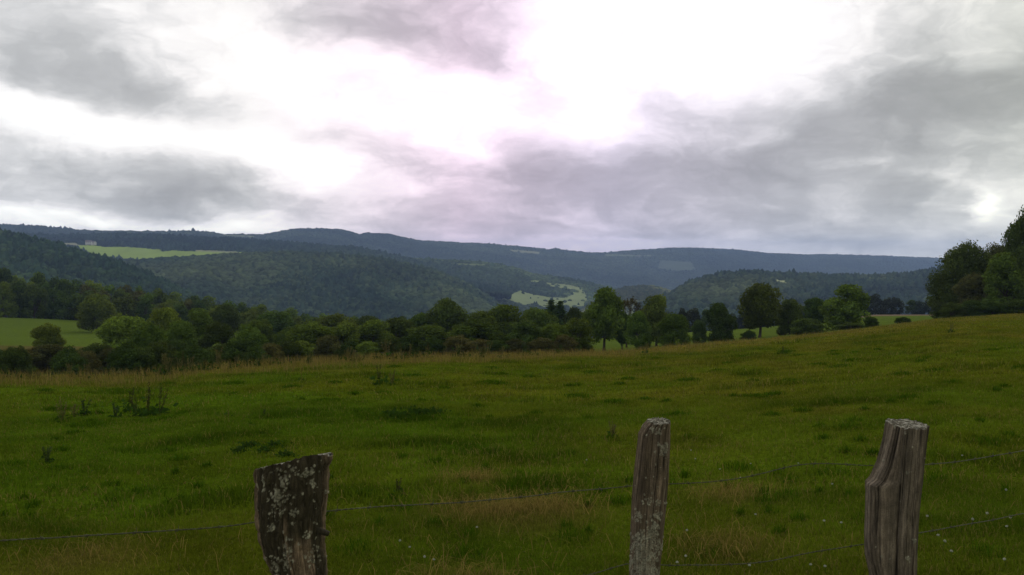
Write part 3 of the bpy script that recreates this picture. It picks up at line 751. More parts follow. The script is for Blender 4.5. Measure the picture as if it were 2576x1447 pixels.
def make_crown(seed, shape='round', nl=46, per=190, leaf=0.042, spread=1.0):
    """unit tree: height 1, crown radius ~0.42. returns crown mesh data, trunk mesh data"""
    r = np.random.default_rng(seed)
    z0, z1, R0 = {'round': (.08, 1.0, .44), 'bush': (-.02, 1.0, .50), 'tall': (.05, 1.0, .38), 'open': (.20, 1.0, .43), 'oval': (.0, 1.0, .43)}[shape]
    cen = []
    while len(cen) < nl:
        t = r.uniform(0, 1); an = r.uniform(0, 2*PI)
        prof = {'round': math.sin(PI*min(1, (.16+.84*t)))**.55, 'bush': (1-t**2.4)**.5, 'tall': math.sin(PI*(.12+.88*t))**.6,
                'open': math.sin(PI*(.15+.85*t))**.6, 'oval': math.sin(PI*(.22+.78*t))**.5}[shape]
        rr = R0*prof*math.sqrt(r.uniform(.30, 1))*.80
        cen.append((rr*math.cos(an), rr*math.sin(an)*.95, z0+.06+(z1-z0-.14)*t, (.085+.085*r.random())*(1.0 if shape != 'bush' else 1.1)))
    cen = np.array(cen)
    cen[:, 0] += .04*np.sin(cen[:, 2]*5+seed); 
    parts = []; cols = []
    tints = r.uniform(.72, 1.3, nl)
    for (x, y, z, rad), tn in zip(cen, tints):
        m = int(per*(rad/.12)**2)
        d = r.normal(0, 1, (m, 3)); d /= np.linalg.norm(d, axis=1, keepdims=True)
        k = 1-np.abs(r.normal(0, .22, m))
        rr = rad*np.clip(k, .1, 1.2)*(1+.28*fbm(d[:, 0]*2.2+x*30, d[:, 1]*2.2+y*30, d[:, 2]*2.2, 2, seed))
        pos = np.array([x, y, z])+d*rr[:, None]*np.array([1.08, 1.08, .88])
        parts.append(leaf_quads(pos, d, np.full(m, leaf), r))
        c = tn*r.uniform(.7, 1.35, m); cols.append(np.repeat(c, 4))
    # stray twigs that break the outline
    m = int(nl*per*.05); j = r.integers(0, nl, m); d = r.normal(0, 1, (m, 3)); d /= np.linalg.norm(d, axis=1, keepdims=True)
    pos = cen[j, :3]+d*(cen[j, 3:4]*r.uniform(1.0, 1.35, (m, 1)))
    parts.append(leaf_quads(pos, d, np.full(m, leaf*.8), r)); cols.append(np.repeat(r.uniform(.8, 1.3, m), 4))
    V, Fc = join(parts); c = np.concatenate(cols)
    hv = r.uniform(.9, 1.1)
    col = np.stack([c*1.03*hv, c, c*.95], -1)
    # trunk and limbs
    tr = []
    hz = z0+.35
    n = 8; zz = np.linspace(-.03, hz, n); wob = np.cumsum(r.normal(0, .006, (n, 2)), 0)
    trunk = np.stack([wob[:, 0], wob[:, 1], zz], -1)
    tr.append(tube(trunk, np.linspace(.030, .012, n)*np.where(np.arange(n) == 0, 1.5, 1), 9))
    for q in r.choice(nl, min(nl, 13), replace=False):
        e = cen[q, :3]; s = trunk[r.integers(3, n)] if shape != 'bush' else trunk[r.integers(0, 4)]
        mid = (s+e)/2+np.array([0, 0, -.03])
        tr.append(tube([s, s*.6+mid*.4, mid, e*.6+mid*.4, e], [.011, .009, .007, .005, .002], 5))
    TV, TF = join(tr)
    return (V, Fc, col), (TV, TF)

def make_conifer(seed):
    r = np.random.default_rng(seed); parts = []; cols = []
    for t in np.linspace(.10, .985, 26):
        nb = 9; 
        for k in range(nb):
            an = r.uniform(0, 2*PI); L = .22*(1-t)**.85*r.uniform(.7, 1.15)+.012
            m = int(16+90*L); f = r.uniform(0, 1, m)
            x = np.cos(an)*L*f; y = np.sin(an)*L*f; z = t-.30*L*f+r.normal(0, .006, m)
            pos = np.stack([x+r.normal(0, .01, m), y+r.normal(0, .01, m), z], -1)
            parts.append(leaf_quads(pos, np.tile([0, 0, 1.], (m, 1)), np.full(m, .028), r)); cols.append(np.repeat(r.uniform(.6, 1.2, m), 4))
    V, Fc = join(parts); c = np.concatenate(cols)
    TV, TF = tube([(0, 0, -.03), (0, 0, .5), (0, 0, .99)], [.02, .012, .002], 7)
    return (V, Fc, np.stack([c*.9, c, c], -1)), (TV, TF)
def make_bare(seed):
    """half dead tree: forked bare limbs with thin tufts"""
    r = np.random.default_rng(seed); tr = []; tips = []
    def grow(p, d, L, rad, lv):
        n = 5; pts = [p]; q = p.copy(); dd = d.copy()
        for i in range(n-1):
            dd = dd+r.normal(0, .13, 3)+np.array([0, 0, .04]); dd /= np.linalg.norm(dd); q = q+dd*L/(n-1); pts.append(q)
        tr.append(tube(pts, np.linspace(rad, rad*.6, n), 6))
        if lv >= 4: tips.append(q); return
        for k in range(r.integers(2, 4)):
            nd = dd+r.normal(0, .5, 3); nd[2] += .25; nd /= np.linalg.norm(nd)
            grow(q, nd, L*.72, rad*.6, lv+1)
    grow(np.array([0, 0, -.03]), np.array([.02, 0, 1.]), .34, .028, 0)
    tips = np.array(tips); m = 22
    pos = np.repeat(tips, m, 0)+r.normal(0, .028, (len(tips)*m, 3))
    V, Fc = leaf_quads(pos, r.normal(0, 1, pos.shape), np.full(len(pos), .03), r)
    c = np.repeat(r.uniform(.5, 1.2, len(pos)), 4)
    return (V, Fc, np.stack([c*1.1, c*.95, c], -1)), join(tr)

LM = {'mid': leaf_material('foliage_green', (.075, .120, .020)),
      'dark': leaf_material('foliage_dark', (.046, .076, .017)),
      'olive': leaf_material('foliage_olive', (.070, .104, .020)),
      'light': leaf_material('foliage_light', (.125, .185, .028)),
      'brown': leaf_material('foliage_brown', (.066, .072, .024)),
      'blue': leaf_material('foliage_blue', (.030, .042, .024))}
SHAPES = {}
def proto(kind, var, tint):
    key = (kind, var, tint)
    if key in SHAPES: return SHAPES[key]
    k0 = (kind, var)
    if k0 not in SHAPES:
        sd_ = abs(hash((len(kind)*7+ord(kind[0]), var))) % 9999
        if kind == 'conifer': SHAPES[k0] = make_conifer(sd_)
        elif kind == 'bare': SHAPES[k0] = make_bare(sd_)
        elif kind == 'big': SHAPES[k0] = make_crown(sd_, ['round', 'tall', 'oval'][var % 3], 90, 230, .026)
        elif kind == 'far': SHAPES[k0] = make_crown(sd_, 'oval', 34, 90, .06)
        else: SHAPES[k0] = make_crown(sd_, kind)
    (V, Fc, col), (TV, TF) = SHAPES[k0]
    cm = mesh_np('crown', V, Fc, LM[tint], col)
    tm = mesh_np('trunk', TV, TF, bark_m, None, True)
    SHAPES[key] = (cm, tm); return SHAPES[key]
def tree(name, px, py_top, wpx, Y, kind, var, tint, label, cat='tree', group=None, sink=0.0, rot=None, parts=True):
    x = (px-CX)/F*Y; z = gz(x, Y); H = zat(py_top, Y)-z+sink
    if H < 0.4: H = 0.4
    W = wpx/F*Y
    cm, tm = proto(kind, var, tint)
    e = bpy.data.objects.new(name, None); C.objects.link(e); e.location = (x, Y, z-sink); e.empty_display_size = .3
    rr = {'round': .88, 'bush': 1.0, 'tall': .74, 'open': .84, 'oval': .84, 'conifer': .26, 'bare': .7, 'big': .85, 'far': .88}[kind]
    e.scale = (W/rr, W/rr, H); e.rotation_euler = (0, 0, (random.Random(int(px*13+Y)).uniform(0, 2*PI)) if rot is None else rot)
    link('crown', cm, e); link('trunk', tm, e)
    tag(e, label, cat, group); return e

random.seed(4)
# --- the trees one can tell apart, left to right
T = [
 ('broadleaf_tree', 240, 741, 98, 205, 'round', 0, 'olive', 'lone round tree with a short trunk on the small bright meadow at far left', 'tree'),
 ('shrub', 115, 815, 92, 112, 'bush', 0, 'light', 'small pale green shrub in front of the bright meadow at far left', 'shrub'),
 ('broadleaf_tree', 312, 794, 150, 112, 'bush', 1, 'light', 'pale green bushy willow just right of the lone meadow tree', 'tree'),
 ('broadleaf_tree', 412, 776, 100, 122, 'round', 1, 'light', 'upright light green tree with a knobbly top, left of a pair', 'tree'),
 ('broadleaf_tree', 492, 779, 100, 124, 'oval', 0, 'mid', 'mid green rounded tree close against its lighter neighbour on the left', 'tree'),
 ('broadleaf_tree', 560, 766, 84, 185, 'round', 2, 'dark', 'dark tree behind the light green pair at left', 'tree'),
 ('broadleaf_tree', 622, 817, 112, 104, 'bush', 2, 'mid', 'squat grey green tree above a patch of bare ground, left of the broad central bushes', 'tree'),
 ('broadleaf_tree', 452, 806, 92, 108, 'bush', 1, 'mid', 'low green tree in front of the gap between the light green pair', 'tree'),
 ('broadleaf_tree', 368, 812, 100, 100, 'bush', 2, 'mid', 'low green bush between the pale willow and the light green pair', 'tree'),
 ('broadleaf_tree', 545, 812, 96, 110, 'bush', 0, 'dark', 'low dark tree between the light green pair and the squat grey green tree', 'tree'),
 ('broadleaf_tree', 655, 800, 90, 140, 'bush', 3, 'mid', 'green crown just behind the right side of the squat grey green tree', 'tree'),
 ('broadleaf_tree', 722, 822, 80, 112, 'bush', 2, 'olive', 'small olive tree at the left end of the broad deep green tree', 'tree'),
 ('broadleaf_tree', 1760, 806, 46, 128, 'bush', 1, 'dark', 'small dark tree between the cluster and the egg shaped tree', 'tree'),
 ('broadleaf_tree', 690, 788, 120, 172, 'round', 3, 'dark', 'dark round tree behind the squat grey green tree', 'tree'),
 ('broadleaf_tree', 778, 806, 150, 108, 'bush', 3, 'mid', 'broad deep green tree, first of the wide bushy row left of centre', 'tree'),
 ('broadleaf_tree', 866, 809, 104, 116, 'bush', 0, 'mid', 'second tree of the wide bushy row left of centre', 'tree'),
 ('broadleaf_tree', 842, 791, 118, 165, 'round', 0, 'olive', 'olive crown showing above the wide bushy row left of centre', 'tree'),
 ('broadleaf_tree', 938, 806, 112, 120, 'round', 1, 'mid', 'rounded green tree ending the wide bushy row left of centre', 'tree'),
 ('broadleaf_tree', 925, 794, 90, 176, 'round', 2, 'dark', 'dark treetop between the bushy row and the gap left of centre', 'tree'),
 ('broadleaf_tree', 1002, 799, 112, 128, 'oval', 1, 'dark', 'dark green tree left of the domed tree in the middle', 'tree'),
 ('broadleaf_tree', 1062, 789, 92, 150, 'round', 3, 'mid', 'light topped tree touching the left side of the dark dome', 'tree'),
 ('broadleaf_tree', 1127, 753, 122, 148, 'round', 0, 'dark', 'dark domed tree rising highest just left of the centre', 'tree'),
 ('broadleaf_tree', 1085, 818, 150, 104, 'bush', 1, 'olive', 'wide brownish olive thicket tree below the dark dome', 'tree'),
 ('broadleaf_tree', 1200, 803, 150, 102, 'bush', 2, 'olive', 'wide olive tree right of the thicket below the dark dome', 'tree'),
 ('broadleaf_tree', 1212, 782, 96, 140, 'round', 2, 'mid', 'green crown filling the dip right of the dark dome', 'tree'),
 ('broadleaf_tree', 1270, 768, 122, 142, 'round', 1, 'mid', 'broad green crown in the middle, below the pale valley meadow', 'tree'),
 ('broadleaf_tree', 1350, 777, 112, 150, 'round', 3, 'olive', 'olive crown left of the two small spruces', 'tree'),
 ('broadleaf_tree', 1318, 812, 100, 102, 'oval', 0, 'dark', 'dark low tree at the field edge right of the olive tree', 'tree'),
 ('broadleaf_tree', 1392, 811, 94, 104, 'bush', 3, 'mid', 'compact blue green tree at the field edge below the two spruces', 'tree'),
 ('broadleaf_tree', 1456, 800, 84, 106, 'oval', 1, 'mid', 'leaning green tree touching the left side of the tall trunked tree', 'tree'),
 ('spruce', 1387, 755, 62, 168, 'conifer', 0, 'dark', 'left one of two small dark spruces in the middle', 'conifer'),
 ('spruce', 1410, 758, 60, 172, 'conifer', 1, 'dark', 'right one of two small dark spruces in the middle', 'conifer'),
 ('broadleaf_tree', 1444, 774, 60, 158, 'round', 0, 'dark', 'small dark round crown right of the two spruces', 'tree'),
 ('broadleaf_tree', 1520, 728, 104, 122, 'open', 0, 'mid', 'tall tree with a bare trunk standing in the meadow gap', 'tree'),
 ('dead_tree', 1577, 742, 66, 140, 'bare', 0, 'brown', 'thin half bare tree behind the tall trunked tree', 'tree'),
 ('broadleaf_tree', 1567, 790, 50, 128, 'open', 2, 'dark', 'slim dark tree at the right edge of the meadow gap', 'tree'),
 ('broadleaf_tree', 1608, 786, 70, 116, 'oval', 2, 'mid', 'small round tree in front of the left side of the pale topped tree', 'tree'),
 ('broadleaf_tree', 1652, 744, 92, 136, 'round', 1, 'olive', 'tall olive topped tree in the middle of the cluster right of the gap', 'tree'),
 ('broadleaf_tree', 1698, 789, 92, 114, 'bush', 1, 'mid', 'rounded low tree at the right end of the cluster right of the gap', 'tree'),
 ('broadleaf_tree', 1811, 765, 78, 124, 'oval', 0, 'dark', 'dark egg shaped tree standing alone between two meadow gaps', 'tree'),
 ('broadleaf_tree', 1913, 713, 106, 130, 'open', 1, 'olive', 'tallest tree of the right hand row, with a bare lower trunk', 'tree'),
 ('shrub', 1886, 832, 44, 116, 'bush', 2, 'dark', 'small dark shrub at the foot of the tallest tree of the right hand row', 'shrub'),
 ('broadleaf_tree', 1988, 752, 66, 132, 'oval', 1, 'dark', 'dark narrow tree right of the tallest tree of the right hand row', 'tree'),
 ('broadleaf_tree', 2048, 752, 84, 138, 'oval', 2, 'dark', 'dark tree filling the space left of the domed tree on the right', 'tree'),
 ('broadleaf_tree', 2132, 719, 118, 130, 'oval', 0, 'mid', 'dense domed green tree at the right end of the row', 'tree'),
 ('shrub', 2030, 800, 90, 114, 'bush', 3, 'dark', 'low dark shrub under the trees left of the domed tree on the right', 'shrub'),
 ('shrub', 2143, 812, 70, 114, 'bush', 0, 'dark', 'low shrub at the foot of the domed tree on the right', 'shrub'),
 ('shrub', 2193, 798, 42, 116, 'bush', 1, 'dark', 'small shrub touching the right side of the domed tree', 'shrub'),
 ('shrub', 2273, 798, 43, 112, 'bush', 2, 'dark', 'small round dark shrub standing alone at the field edge on the right', 'shrub'),
]
for (nm, px, pt, w, Y, k, v, tn, lb, ct) in T: tree(nm, px, pt, w, Y, k, v, tn, lb, ct)
BT = [
 ('big_broadleaf_tree', 2425, 612, 158, 128, 'big', 0, 'dark', 'large domed dark tree at right, left part of the big clump'),
 ('big_broadleaf_tree', 2374, 700, 66, 134, 'oval', 1, 'dark', 'lower rounded tree forming the left edge of the big clump at right'),
 ('big_broadleaf_tree', 2500, 618, 120, 138, 'big', 2, 'brown', 'brownish dark tree in the middle of the big clump at right'),
 ('big_broadleaf_tree', 2574, 530, 110, 122, 'big', 1, 'olive', 'tallest tree with a lobed top, cut by the right edge of the photo'),
 ('big_broadleaf_tree', 2660, 560, 150, 128, 'big', 0, 'dark', 'dark tree behind the tallest one at the right edge of the photo'),
 ('big_broadleaf_tree', 2530, 640, 120, 114, 'oval', 0, 'mid', 'green tree in front of the tallest one at the right edge'),
 ('big_broadleaf_tree', 2460, 690, 120, 118, 'bush', 1, 'brown', 'low spreading brownish tree in front of the large dome at right'),
]
for (nm, px, pt, w, Y, k, v, tn, lb) in BT: tree(nm, px, pt, w, Y, k, v, tn, lb, 'tree')
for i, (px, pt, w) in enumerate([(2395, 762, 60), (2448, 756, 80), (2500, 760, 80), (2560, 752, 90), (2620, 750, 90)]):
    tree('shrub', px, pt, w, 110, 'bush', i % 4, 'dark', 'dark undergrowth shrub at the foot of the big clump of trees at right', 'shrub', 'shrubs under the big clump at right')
# --- dark thicket in the hollow behind the brow, lower left
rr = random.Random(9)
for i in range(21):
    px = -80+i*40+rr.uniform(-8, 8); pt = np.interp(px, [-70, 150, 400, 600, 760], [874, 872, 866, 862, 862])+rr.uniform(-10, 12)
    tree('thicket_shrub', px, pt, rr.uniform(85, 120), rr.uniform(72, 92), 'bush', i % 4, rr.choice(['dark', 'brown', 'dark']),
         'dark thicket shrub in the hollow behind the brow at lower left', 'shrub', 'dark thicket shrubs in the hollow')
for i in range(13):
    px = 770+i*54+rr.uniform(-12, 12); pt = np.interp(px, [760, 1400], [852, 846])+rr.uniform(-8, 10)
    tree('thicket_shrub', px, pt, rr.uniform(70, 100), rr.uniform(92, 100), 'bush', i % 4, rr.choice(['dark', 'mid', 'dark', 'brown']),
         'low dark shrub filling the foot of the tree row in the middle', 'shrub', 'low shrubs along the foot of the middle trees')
# --- wood behind the small bright meadow
def wood(x0, x1, step, xs, tops, Y0, Y1, w, tints, label, group, rows=3, dy=8):
    for k in range(rows):
        px = x0 + (k % 2)*step*.5
        while px < x1:
            q = px+rr.uniform(-.25, .25)*step
            pt = np.interp(q, xs, tops)+rr.uniform(-4, dy)-(0 if k == rows-1 else -14*(rows-1-k))
            tree('woodland_tree', q, pt, w*rr.uniform(.85, 1.25), Y0+(Y1-Y0)*k/max(rows-1, 1)+rr.uniform(-5, 5), 'far', rr.randrange(5), rr.choice(tints), label, 'tree', group)
            px += step
wood(-170, 560, 44, [-170, 0, 90, 180, 260, 350, 430, 500, 560], [672, 684, 690, 700, 712, 720, 733, 744, 752], 268, 318, 66, ['dark', 'dark', 'olive', 'mid', 'brown'],
     'dark broadleaf tree in the wood behind the small bright meadow at left', 'trees of the wood behind the bright meadow', 3)
wood(540, 1010, 42, [540, 620, 700, 780, 860, 930, 1010], [752, 764, 774, 787, 795, 800, 800], 225, 290, 62, ['dark', 'olive', 'mid', 'mid'],
     'broadleaf tree in the belt sloping down behind the wide bushy row', 'trees of the belt left of centre', 2)
wood(1010, 1480, 46, [1010, 1200, 1300, 1480], [800, 794, 786, 792], 200, 230, 62, ['dark', 'mid', 'olive'],
     'tree of the belt behind the middle trees', 'trees of the belt behind the middle', 1)
wood(1560, 1860, 30, [1560, 1700, 1760, 1860], [800, 778, 776, 784], 250, 265, 40, ['blue', 'dark'],
     'dark tree of the hedge beyond the meadow gap right of centre', 'trees of the hedge beyond the meadow gaps', 1)
wood(1840, 2420, 30, [1840, 2000, 2100, 2200, 2240, 2300, 2340, 2420], [790, 780, 765, 742, 748, 758, 745, 738], 335, 352, 42, ['blue', 'dark'],
     'dark tree of the wood beyond the brown strip of field at right', 'trees of the wood beyond the brown strip', 1)

# ------------------------------------------------------------------ far hills
def ico():
    t = (1+5**.5)/2
    v = np.array([(-1,t,0),(1,t,0),(-1,-t,0),(1,-t,0),(0,-1,t),(0,1,t),(0,-1,-t),(0,1,-t),(t,0,-1),(t,0,1),(-t,0,-1),(-t,0,1)], float)
    f = np.array([(0,11,5),(0,5,1),(0,1,7),(0,7,10),(0,10,11),(1,5,9),(5,11,4),(11,10,2),(10,7,6),(7,1,8),(3,9,4),(3,4,2),(3,2,6),(3,6,8),(3,8,9),(4,9,5),(2,4,11),(6,2,10),(8,6,7),(9,8,1)])
    v /= np.linalg.norm(v, axis=1, keepdims=True)
    return v, f
IV, IF = ico()
def ico2():
    v = [tuple(p) for p in IV]; f = []; cache = {}
    def mid(a, b):
        k = (min(a, b), max(a, b))
        if k not in cache:
            m = (np.array(v[a])+np.array(v[b])); m /= np.linalg.norm(m); v.append(tuple(m)); cache[k] = len(v)-1
        return cache[k]
    for a, b, c in IF:
        ab, bc, ca = mid(a, b), mid(b, c), mid(c, a); f += [(a, ab, ca), (b, bc, ab), (c, ca, bc), (ab, bc, ca)]
    return np.array(v), np.array(f)
IV2, IF2 = ico2()
forest_m = attr_material('forest_canopy')
hill_m = attr_material('hill_soil')

class Hill:
    def __init__(s, pts, depths, base_y, dfront, dback, seed, nseg=260, rough=0.012):
        """pts: crest polyline in picture measure; depths: metres along the same px values"""
        s.px = np.array([p[0] for p in pts], float); s.py = np.array([p[1] for p in pts], float)
        s.dx = np.array([d[0] for d in depths], float); s.dd = np.array([d[1] for d in depths], float)
        s.base = base_y; s.df = dfront; s.db = dback; s.seed = seed; s.rough = rough
        s.x0, s.x1 = s.px[0], s.px[-1]
    def pos(s, px, t):
        """t: 0 crest .. 1 foot in front (negative: behind the crest)"""
        Yc = np.interp(px, s.dx, s.dd); cz = zat(np.interp(px, s.px, s.py), Yc)
        zf = np.interp(px, *s.base) if isinstance(s.base, tuple) else s.base
        Yf = Yc*(1-s.df)
        foot = zat(zf, Yf)
        tt = np.clip(t, 0, 1); Y = np.where(t >= 0, Yc+(Yf-Yc)*tt, Yc*(1+s.db*(-t)))
        prof = tt**1.15
        z = np.where(t >= 0, cz+(foot-cz)*prof, cz-(-t)*Yc*s.db*.35)
        n = fbm(px*s.rough, t*2.3, o=4, seed=s.seed)
        hgt = np.abs(cz-foot)
        z = z + n*hgt*.13*np.sin(np.clip(t, 0, 1)*PI)**.7
        return (px-CX)/F*Y, Y, z
def inpoly(px, py, poly):
    poly = np.asarray(poly, float); ins = np.zeros(np.shape(px), bool); j = len(poly)-1
    for i in range(len(poly)):
        xi, yi = poly[i]; xj, yj = poly[j]
        c = ((yi > py) != (yj > py)) & (px < (xj-xi)*(py-yi)/((yj-yi) if yj != yi else 1e-9)+xi)
        ins ^= c; j = i
    return ins
def build_hill(h, name, label, spacing, colf, meadows=(), woodcol=(.035, .055, .022), n_px=500, n_t=70, size=None, conif=0.0, lo=True, dens=1.0, stray=0.0):
    px = np.linspace(h.x0, h.x1, n_px)
    t = np.concatenate([np.linspace(-1, -.05, 14), np.linspace(0, 1, n_t)])
    PX, TT = np.meshgrid(px, t)
    X, Y, Z = h.pos(PX, TT)
    V = np.stack([X, Y, Z], -1).reshape(-1, 3)
    qx, qy = project(X, Y, Z)
    col = np.tile(np.array(woodcol)*.7, (V.shape[0], 1))
    for poly, mc in meadows:
        k = inpoly(qx.ravel(), qy.ravel(), poly); 
        nn = 1+.18*fbm(V[k, 0]*.02, V[k, 1]*.02, o=3, seed=3)
        col[k] = np.array(mc)*nn[:, None]
    o = link('hill', mesh_np('hill', V, grid_faces(*PX.shape), hill_m, col, True)); tag(o, kind='structure')
    # canopy: one crown per tree spacing, evenly over the real slope
    r = np.random.default_rng(h.seed+100)
    Yc = np.interp(px, h.dx, h.dd).mean(); width = (h.x1-h.x0)/F*Yc; depth = Yc*h.df
    n = int(width*(depth*1.05)/spacing**2*dens); n = min(n, 80000)
    pp = r.uniform(h.x0, h.x1, n); tt = r.uniform(-.06, 1, n)
    x, y, z = h.pos(pp, tt); qx, qy = project(x, y, z)
    keep = np.ones(n, bool)
    for poly, mc in meadows: keep &= ~inpoly(qx, qy, poly) | (r.random(n) < stray)
    x, y, z, qx, qy, pp, tt = [a[keep] for a in (x, y, z, qx, qy, pp, tt)]
    n = len(x); sz = (size or spacing*.62)*r.uniform(.65, 1.3, n)*np.where(np.abs(tt) < .02, .8, 1)
    sz = sz*np.where((r.random(n) < .07) & (tt < .02), 1.5, 1)
    c = colf(qx, qy, x, y)*r.uniform(.55, 1.5, (n, 1))
    stand = sstep(.12, .30, fbm(x*.0042*(1600/Yc)**.5+31, y*.0042, o=3, seed=h.seed+40)); c = c*(1-.42*stand[:, None]); c = c*(1+.35*fbm(x*.012, y*.012, o=2, seed=h.seed+44)[:, None]); sz = sz*(1-.25*stand)*np.where(r.random(n) < .12, 1.35, 1)
    isc = r.random(n) < np.clip(conif+.5*fbm(x*.004, y*.004, o=2, seed=h.seed+5), 0, 1)*(1 if conif > 0 else 0)
    BV, BF = (IV, IF) if lo else (IV2, IF2)
    jit = 1+r.uniform(-.22, .22, (n, len(BV), 1))
    V = BV[None]*jit*sz[:, None, None]
    zs = np.where(isc, 1.7, .95)
    up = np.clip(BV[:, 2], 0, 1)
    V[:, :, :2] *= np.where(isc[:, None, None], (1-.75*up)[None, :, None], 1)
    V[:, :, 2] *= zs[:, None]
    V = V + np.stack([x, y, z-sz*.15], -1)[:, None, :]
    c = np.where(isc[:, None], c*np.array([.62, .72, .9]), c)
    cc = np.repeat(c, len(BV), 0)
    Fc = (np.arange(n)[:, None, None]*len(BV)+BF[None]).reshape(-1, 3)
    o = link(name, mesh_np(name, V.reshape(-1, 3), Fc, forest_m, cc, True)); tag(o, label, 'forest', kind='stuff')

def shade(base, var=.35, sc=.006, alt=None, seed=0):
    base = np.array(base); alt = np.array(alt if alt is not None else base*1.5)
    def f(qx, qy, x, y):
        w = sstep(-.35, .6, fbm(x*sc, y*sc, o=3, seed=seed))[:, None]
        return base*(1-w)+alt*w
    return f

# skyline ridge
sky_pts = [(-500,566),(-200,563),(0,567),(100,570),(230,582),(330,583),(400,584),(470,584),(530,585),(560,590),(660,591),(700,584),(735,577),(760,575),(850,577),(880,582),(905,590),(920,586),(980,589),(1010,597),(1060,606),(1140,609),(1165,612),(1190,611),(1230,614),(1290,620),(1330,623),(1380,629),(1398,625),(1415,630),(1480,636),(1520,637),(1580,631),(1690,624),(1750,624),(1860,629),(1930,638),(2030,642),(2080,641),(2200,644),(2340,649),(2400,652),(2800,664),(3100,668)]
H1 = Hill(sky_pts, [(-500,2900),(500,3300),(1000,4200),(1700,5000),(2600,6000),(3100,6200)], ([-500, 600, 1300, 1500, 3100], [665, 690, 745, 760, 740]), .30, .25, 1, rough=.006)
build_hill(H1, 'ridge_forest', 'bluish forest covering the long far skyline ridge', 11.5, shade((.035,.048,.03), sc=.0016, alt=(.062,.080,.045), seed=5),
           meadows=[([(1280,628),(1360,634),(1356,640),(1290,634)], (.20,.20,.12)), ([(560,592),(640,594),(640,598),(560,596)], (.18,.2,.12)), ([(1520,640),(1640,643),(1640,646),(1520,645)], (.14,.16,.09)), ([(1660,655),(1740,660),(1750,680),(1700,682),(1655,676)], (.075,.092,.06))],
           n_px=700, size=5.6, conif=.04)
# plateau with the long bright fields, and the wooded slope below it
H2 = Hill([(-500,588),(150,592),(300,589),(420,592),(620,603),(760,613),(900,624),(1000,645),(1100,670),(1200,700),(1280,740)], [(-500,2300),(700,2350),(1280,2300)],
          ([-500, 1280], [668, 740]), .30, .2, 2, rough=.008)
farm_poly = [(150,616),(200,612),(300,615),(330,622),(420,630),(560,634),(640,640),(610,649),(520,647),(430,652),(330,646),(240,640),(180,624)]
build_hill(H2, 'plateau_forest', 'dark forest around the long bright fields at upper left', 9, shade((.026,.040,.024), sc=.003, alt=(.05,.068,.03), seed=8), n_px=600, n_t=90,
           meadows=[([(185,617),(240,618),(262,622),(320,622),(400,628),(408,634),(428,631),(458,632),(500,633),(560,632),(660,637),(640,660),(540,658),(500,654),(440,655),(400,657),(330,652),(300,652),(250,645),(200,628)], (.21,.28,.06)), ([(150,612),(190,612),(205,618),(160,618)], (.2,.2,.13)), ([(490,629),(600,634),(600,637),(490,633)], (.2,.21,.12))], size=4.8, conif=.35)
# rolling wooded middle hill in the centre
H3 = Hill([(200,668),(350,655),(450,648),(560,640),(700,634),(830,638),(960,652),(1080,678),(1150,702),(1220,740),(1300,800)], [(200,1500),(1300,1600)],
          ([200, 1300], [830, 850]), .34, .25, 3, rough=.010)
build_hill(H3, 'hillside_forest', 'dark blue green forest on the broad rounded hill left of centre', 6.5, shade((.026,.044,.024), sc=.006, alt=(.066,.086,.038), seed=12), n_px=500, size=4.3, conif=.15)
# lighter wooded slopes in the centre with the valley meadow
H4 = Hill([(880,650),(1000,650),(1100,654),(1210,659),(1290,672),(1340,690),(1420,700),(1500,716),(1600,740),(1700,765)], [(880,2300),(1300,2400),(1700,2500)],
          ([880, 1700], [800, 800]), .30, .15, 4, rough=.009)
vm = [([(1258,755),(1285,742),(1310,731),(1322,736),(1345,742),(1380,748),(1420,750),(1432,744),(1470,733),(1478,752),(1470,770),(1440,778),(1400,770),(1372,774),(1345,764),(1318,768),(1290,758)], (.19,.225,.10)),
      ([(1371,711),(1400,714),(1428,716),(1452,722),(1470,730),(1462,737),(1440,730),(1415,727),(1385,722)], (.19,.22,.10)), ([(1330,708),(1346,705),(1362,708),(1350,713)], (.2,.24,.10)),
      ([(1130,663),(1230,664),(1240,669),(1150,668)], (.13,.16,.07)), ([(1440,735),(1466,737),(1462,744),(1444,742)], (.2,.24,.1))]
build_hill(H4, 'valley_forest', 'paler green forest on the slope around the pale valley meadow', 8.5, shade((.040,.058,.028), sc=.005, alt=(.085,.115,.045), seed=17), meadows=vm, n_px=500, n_t=120, size=4.8, conif=.1, stray=.05)
# small pale ridge and the hill on the right
H5 = Hill([(1440,790),(1490,760),(1530,735),(1570,722),(1620,717),(1660,722),(1720,745),(1800,770)], [(1440,1900),(1800,1950)], 800, .2, .2, 5)
build_hill(H5, 'spur_forest', 'yellowish green forest on the small spur right of the valley meadow', 6.5, shade((.095,.105,.045), sc=.006, alt=(.13,.14,.065), seed=19), size=3.8, n_px=240, conif=0)
H6 = Hill([(1600,770),(1680,742),(1720,716),(1770,696),(1830,686),(1900,682),(1950,687),(2060,691),(2180,696),(2270,691),(2340,680),(2400,674),(2600,668),(2900,664)], [(1600,1400),(2300,1500),(2900,1700)],
          ([1600, 2900], [840, 800]), .32, .25, 6, rough=.010)
build_hill(H6, 'right_hill_forest', 'dark green forest on the nearer hill at right behind the tree row', 6.2, shade((.030,.046,.024), sc=.006, alt=(.065,.080,.036), seed=23),
           meadows=[([(1950,704),(1976,707),(1978,713),(1960,712)], (.40,.42,.2)), ([(1955,705),(1977,706),(1976,714),(1962,713)], (.4,.42,.22))], n_px=500, size=3.9, conif=.25)
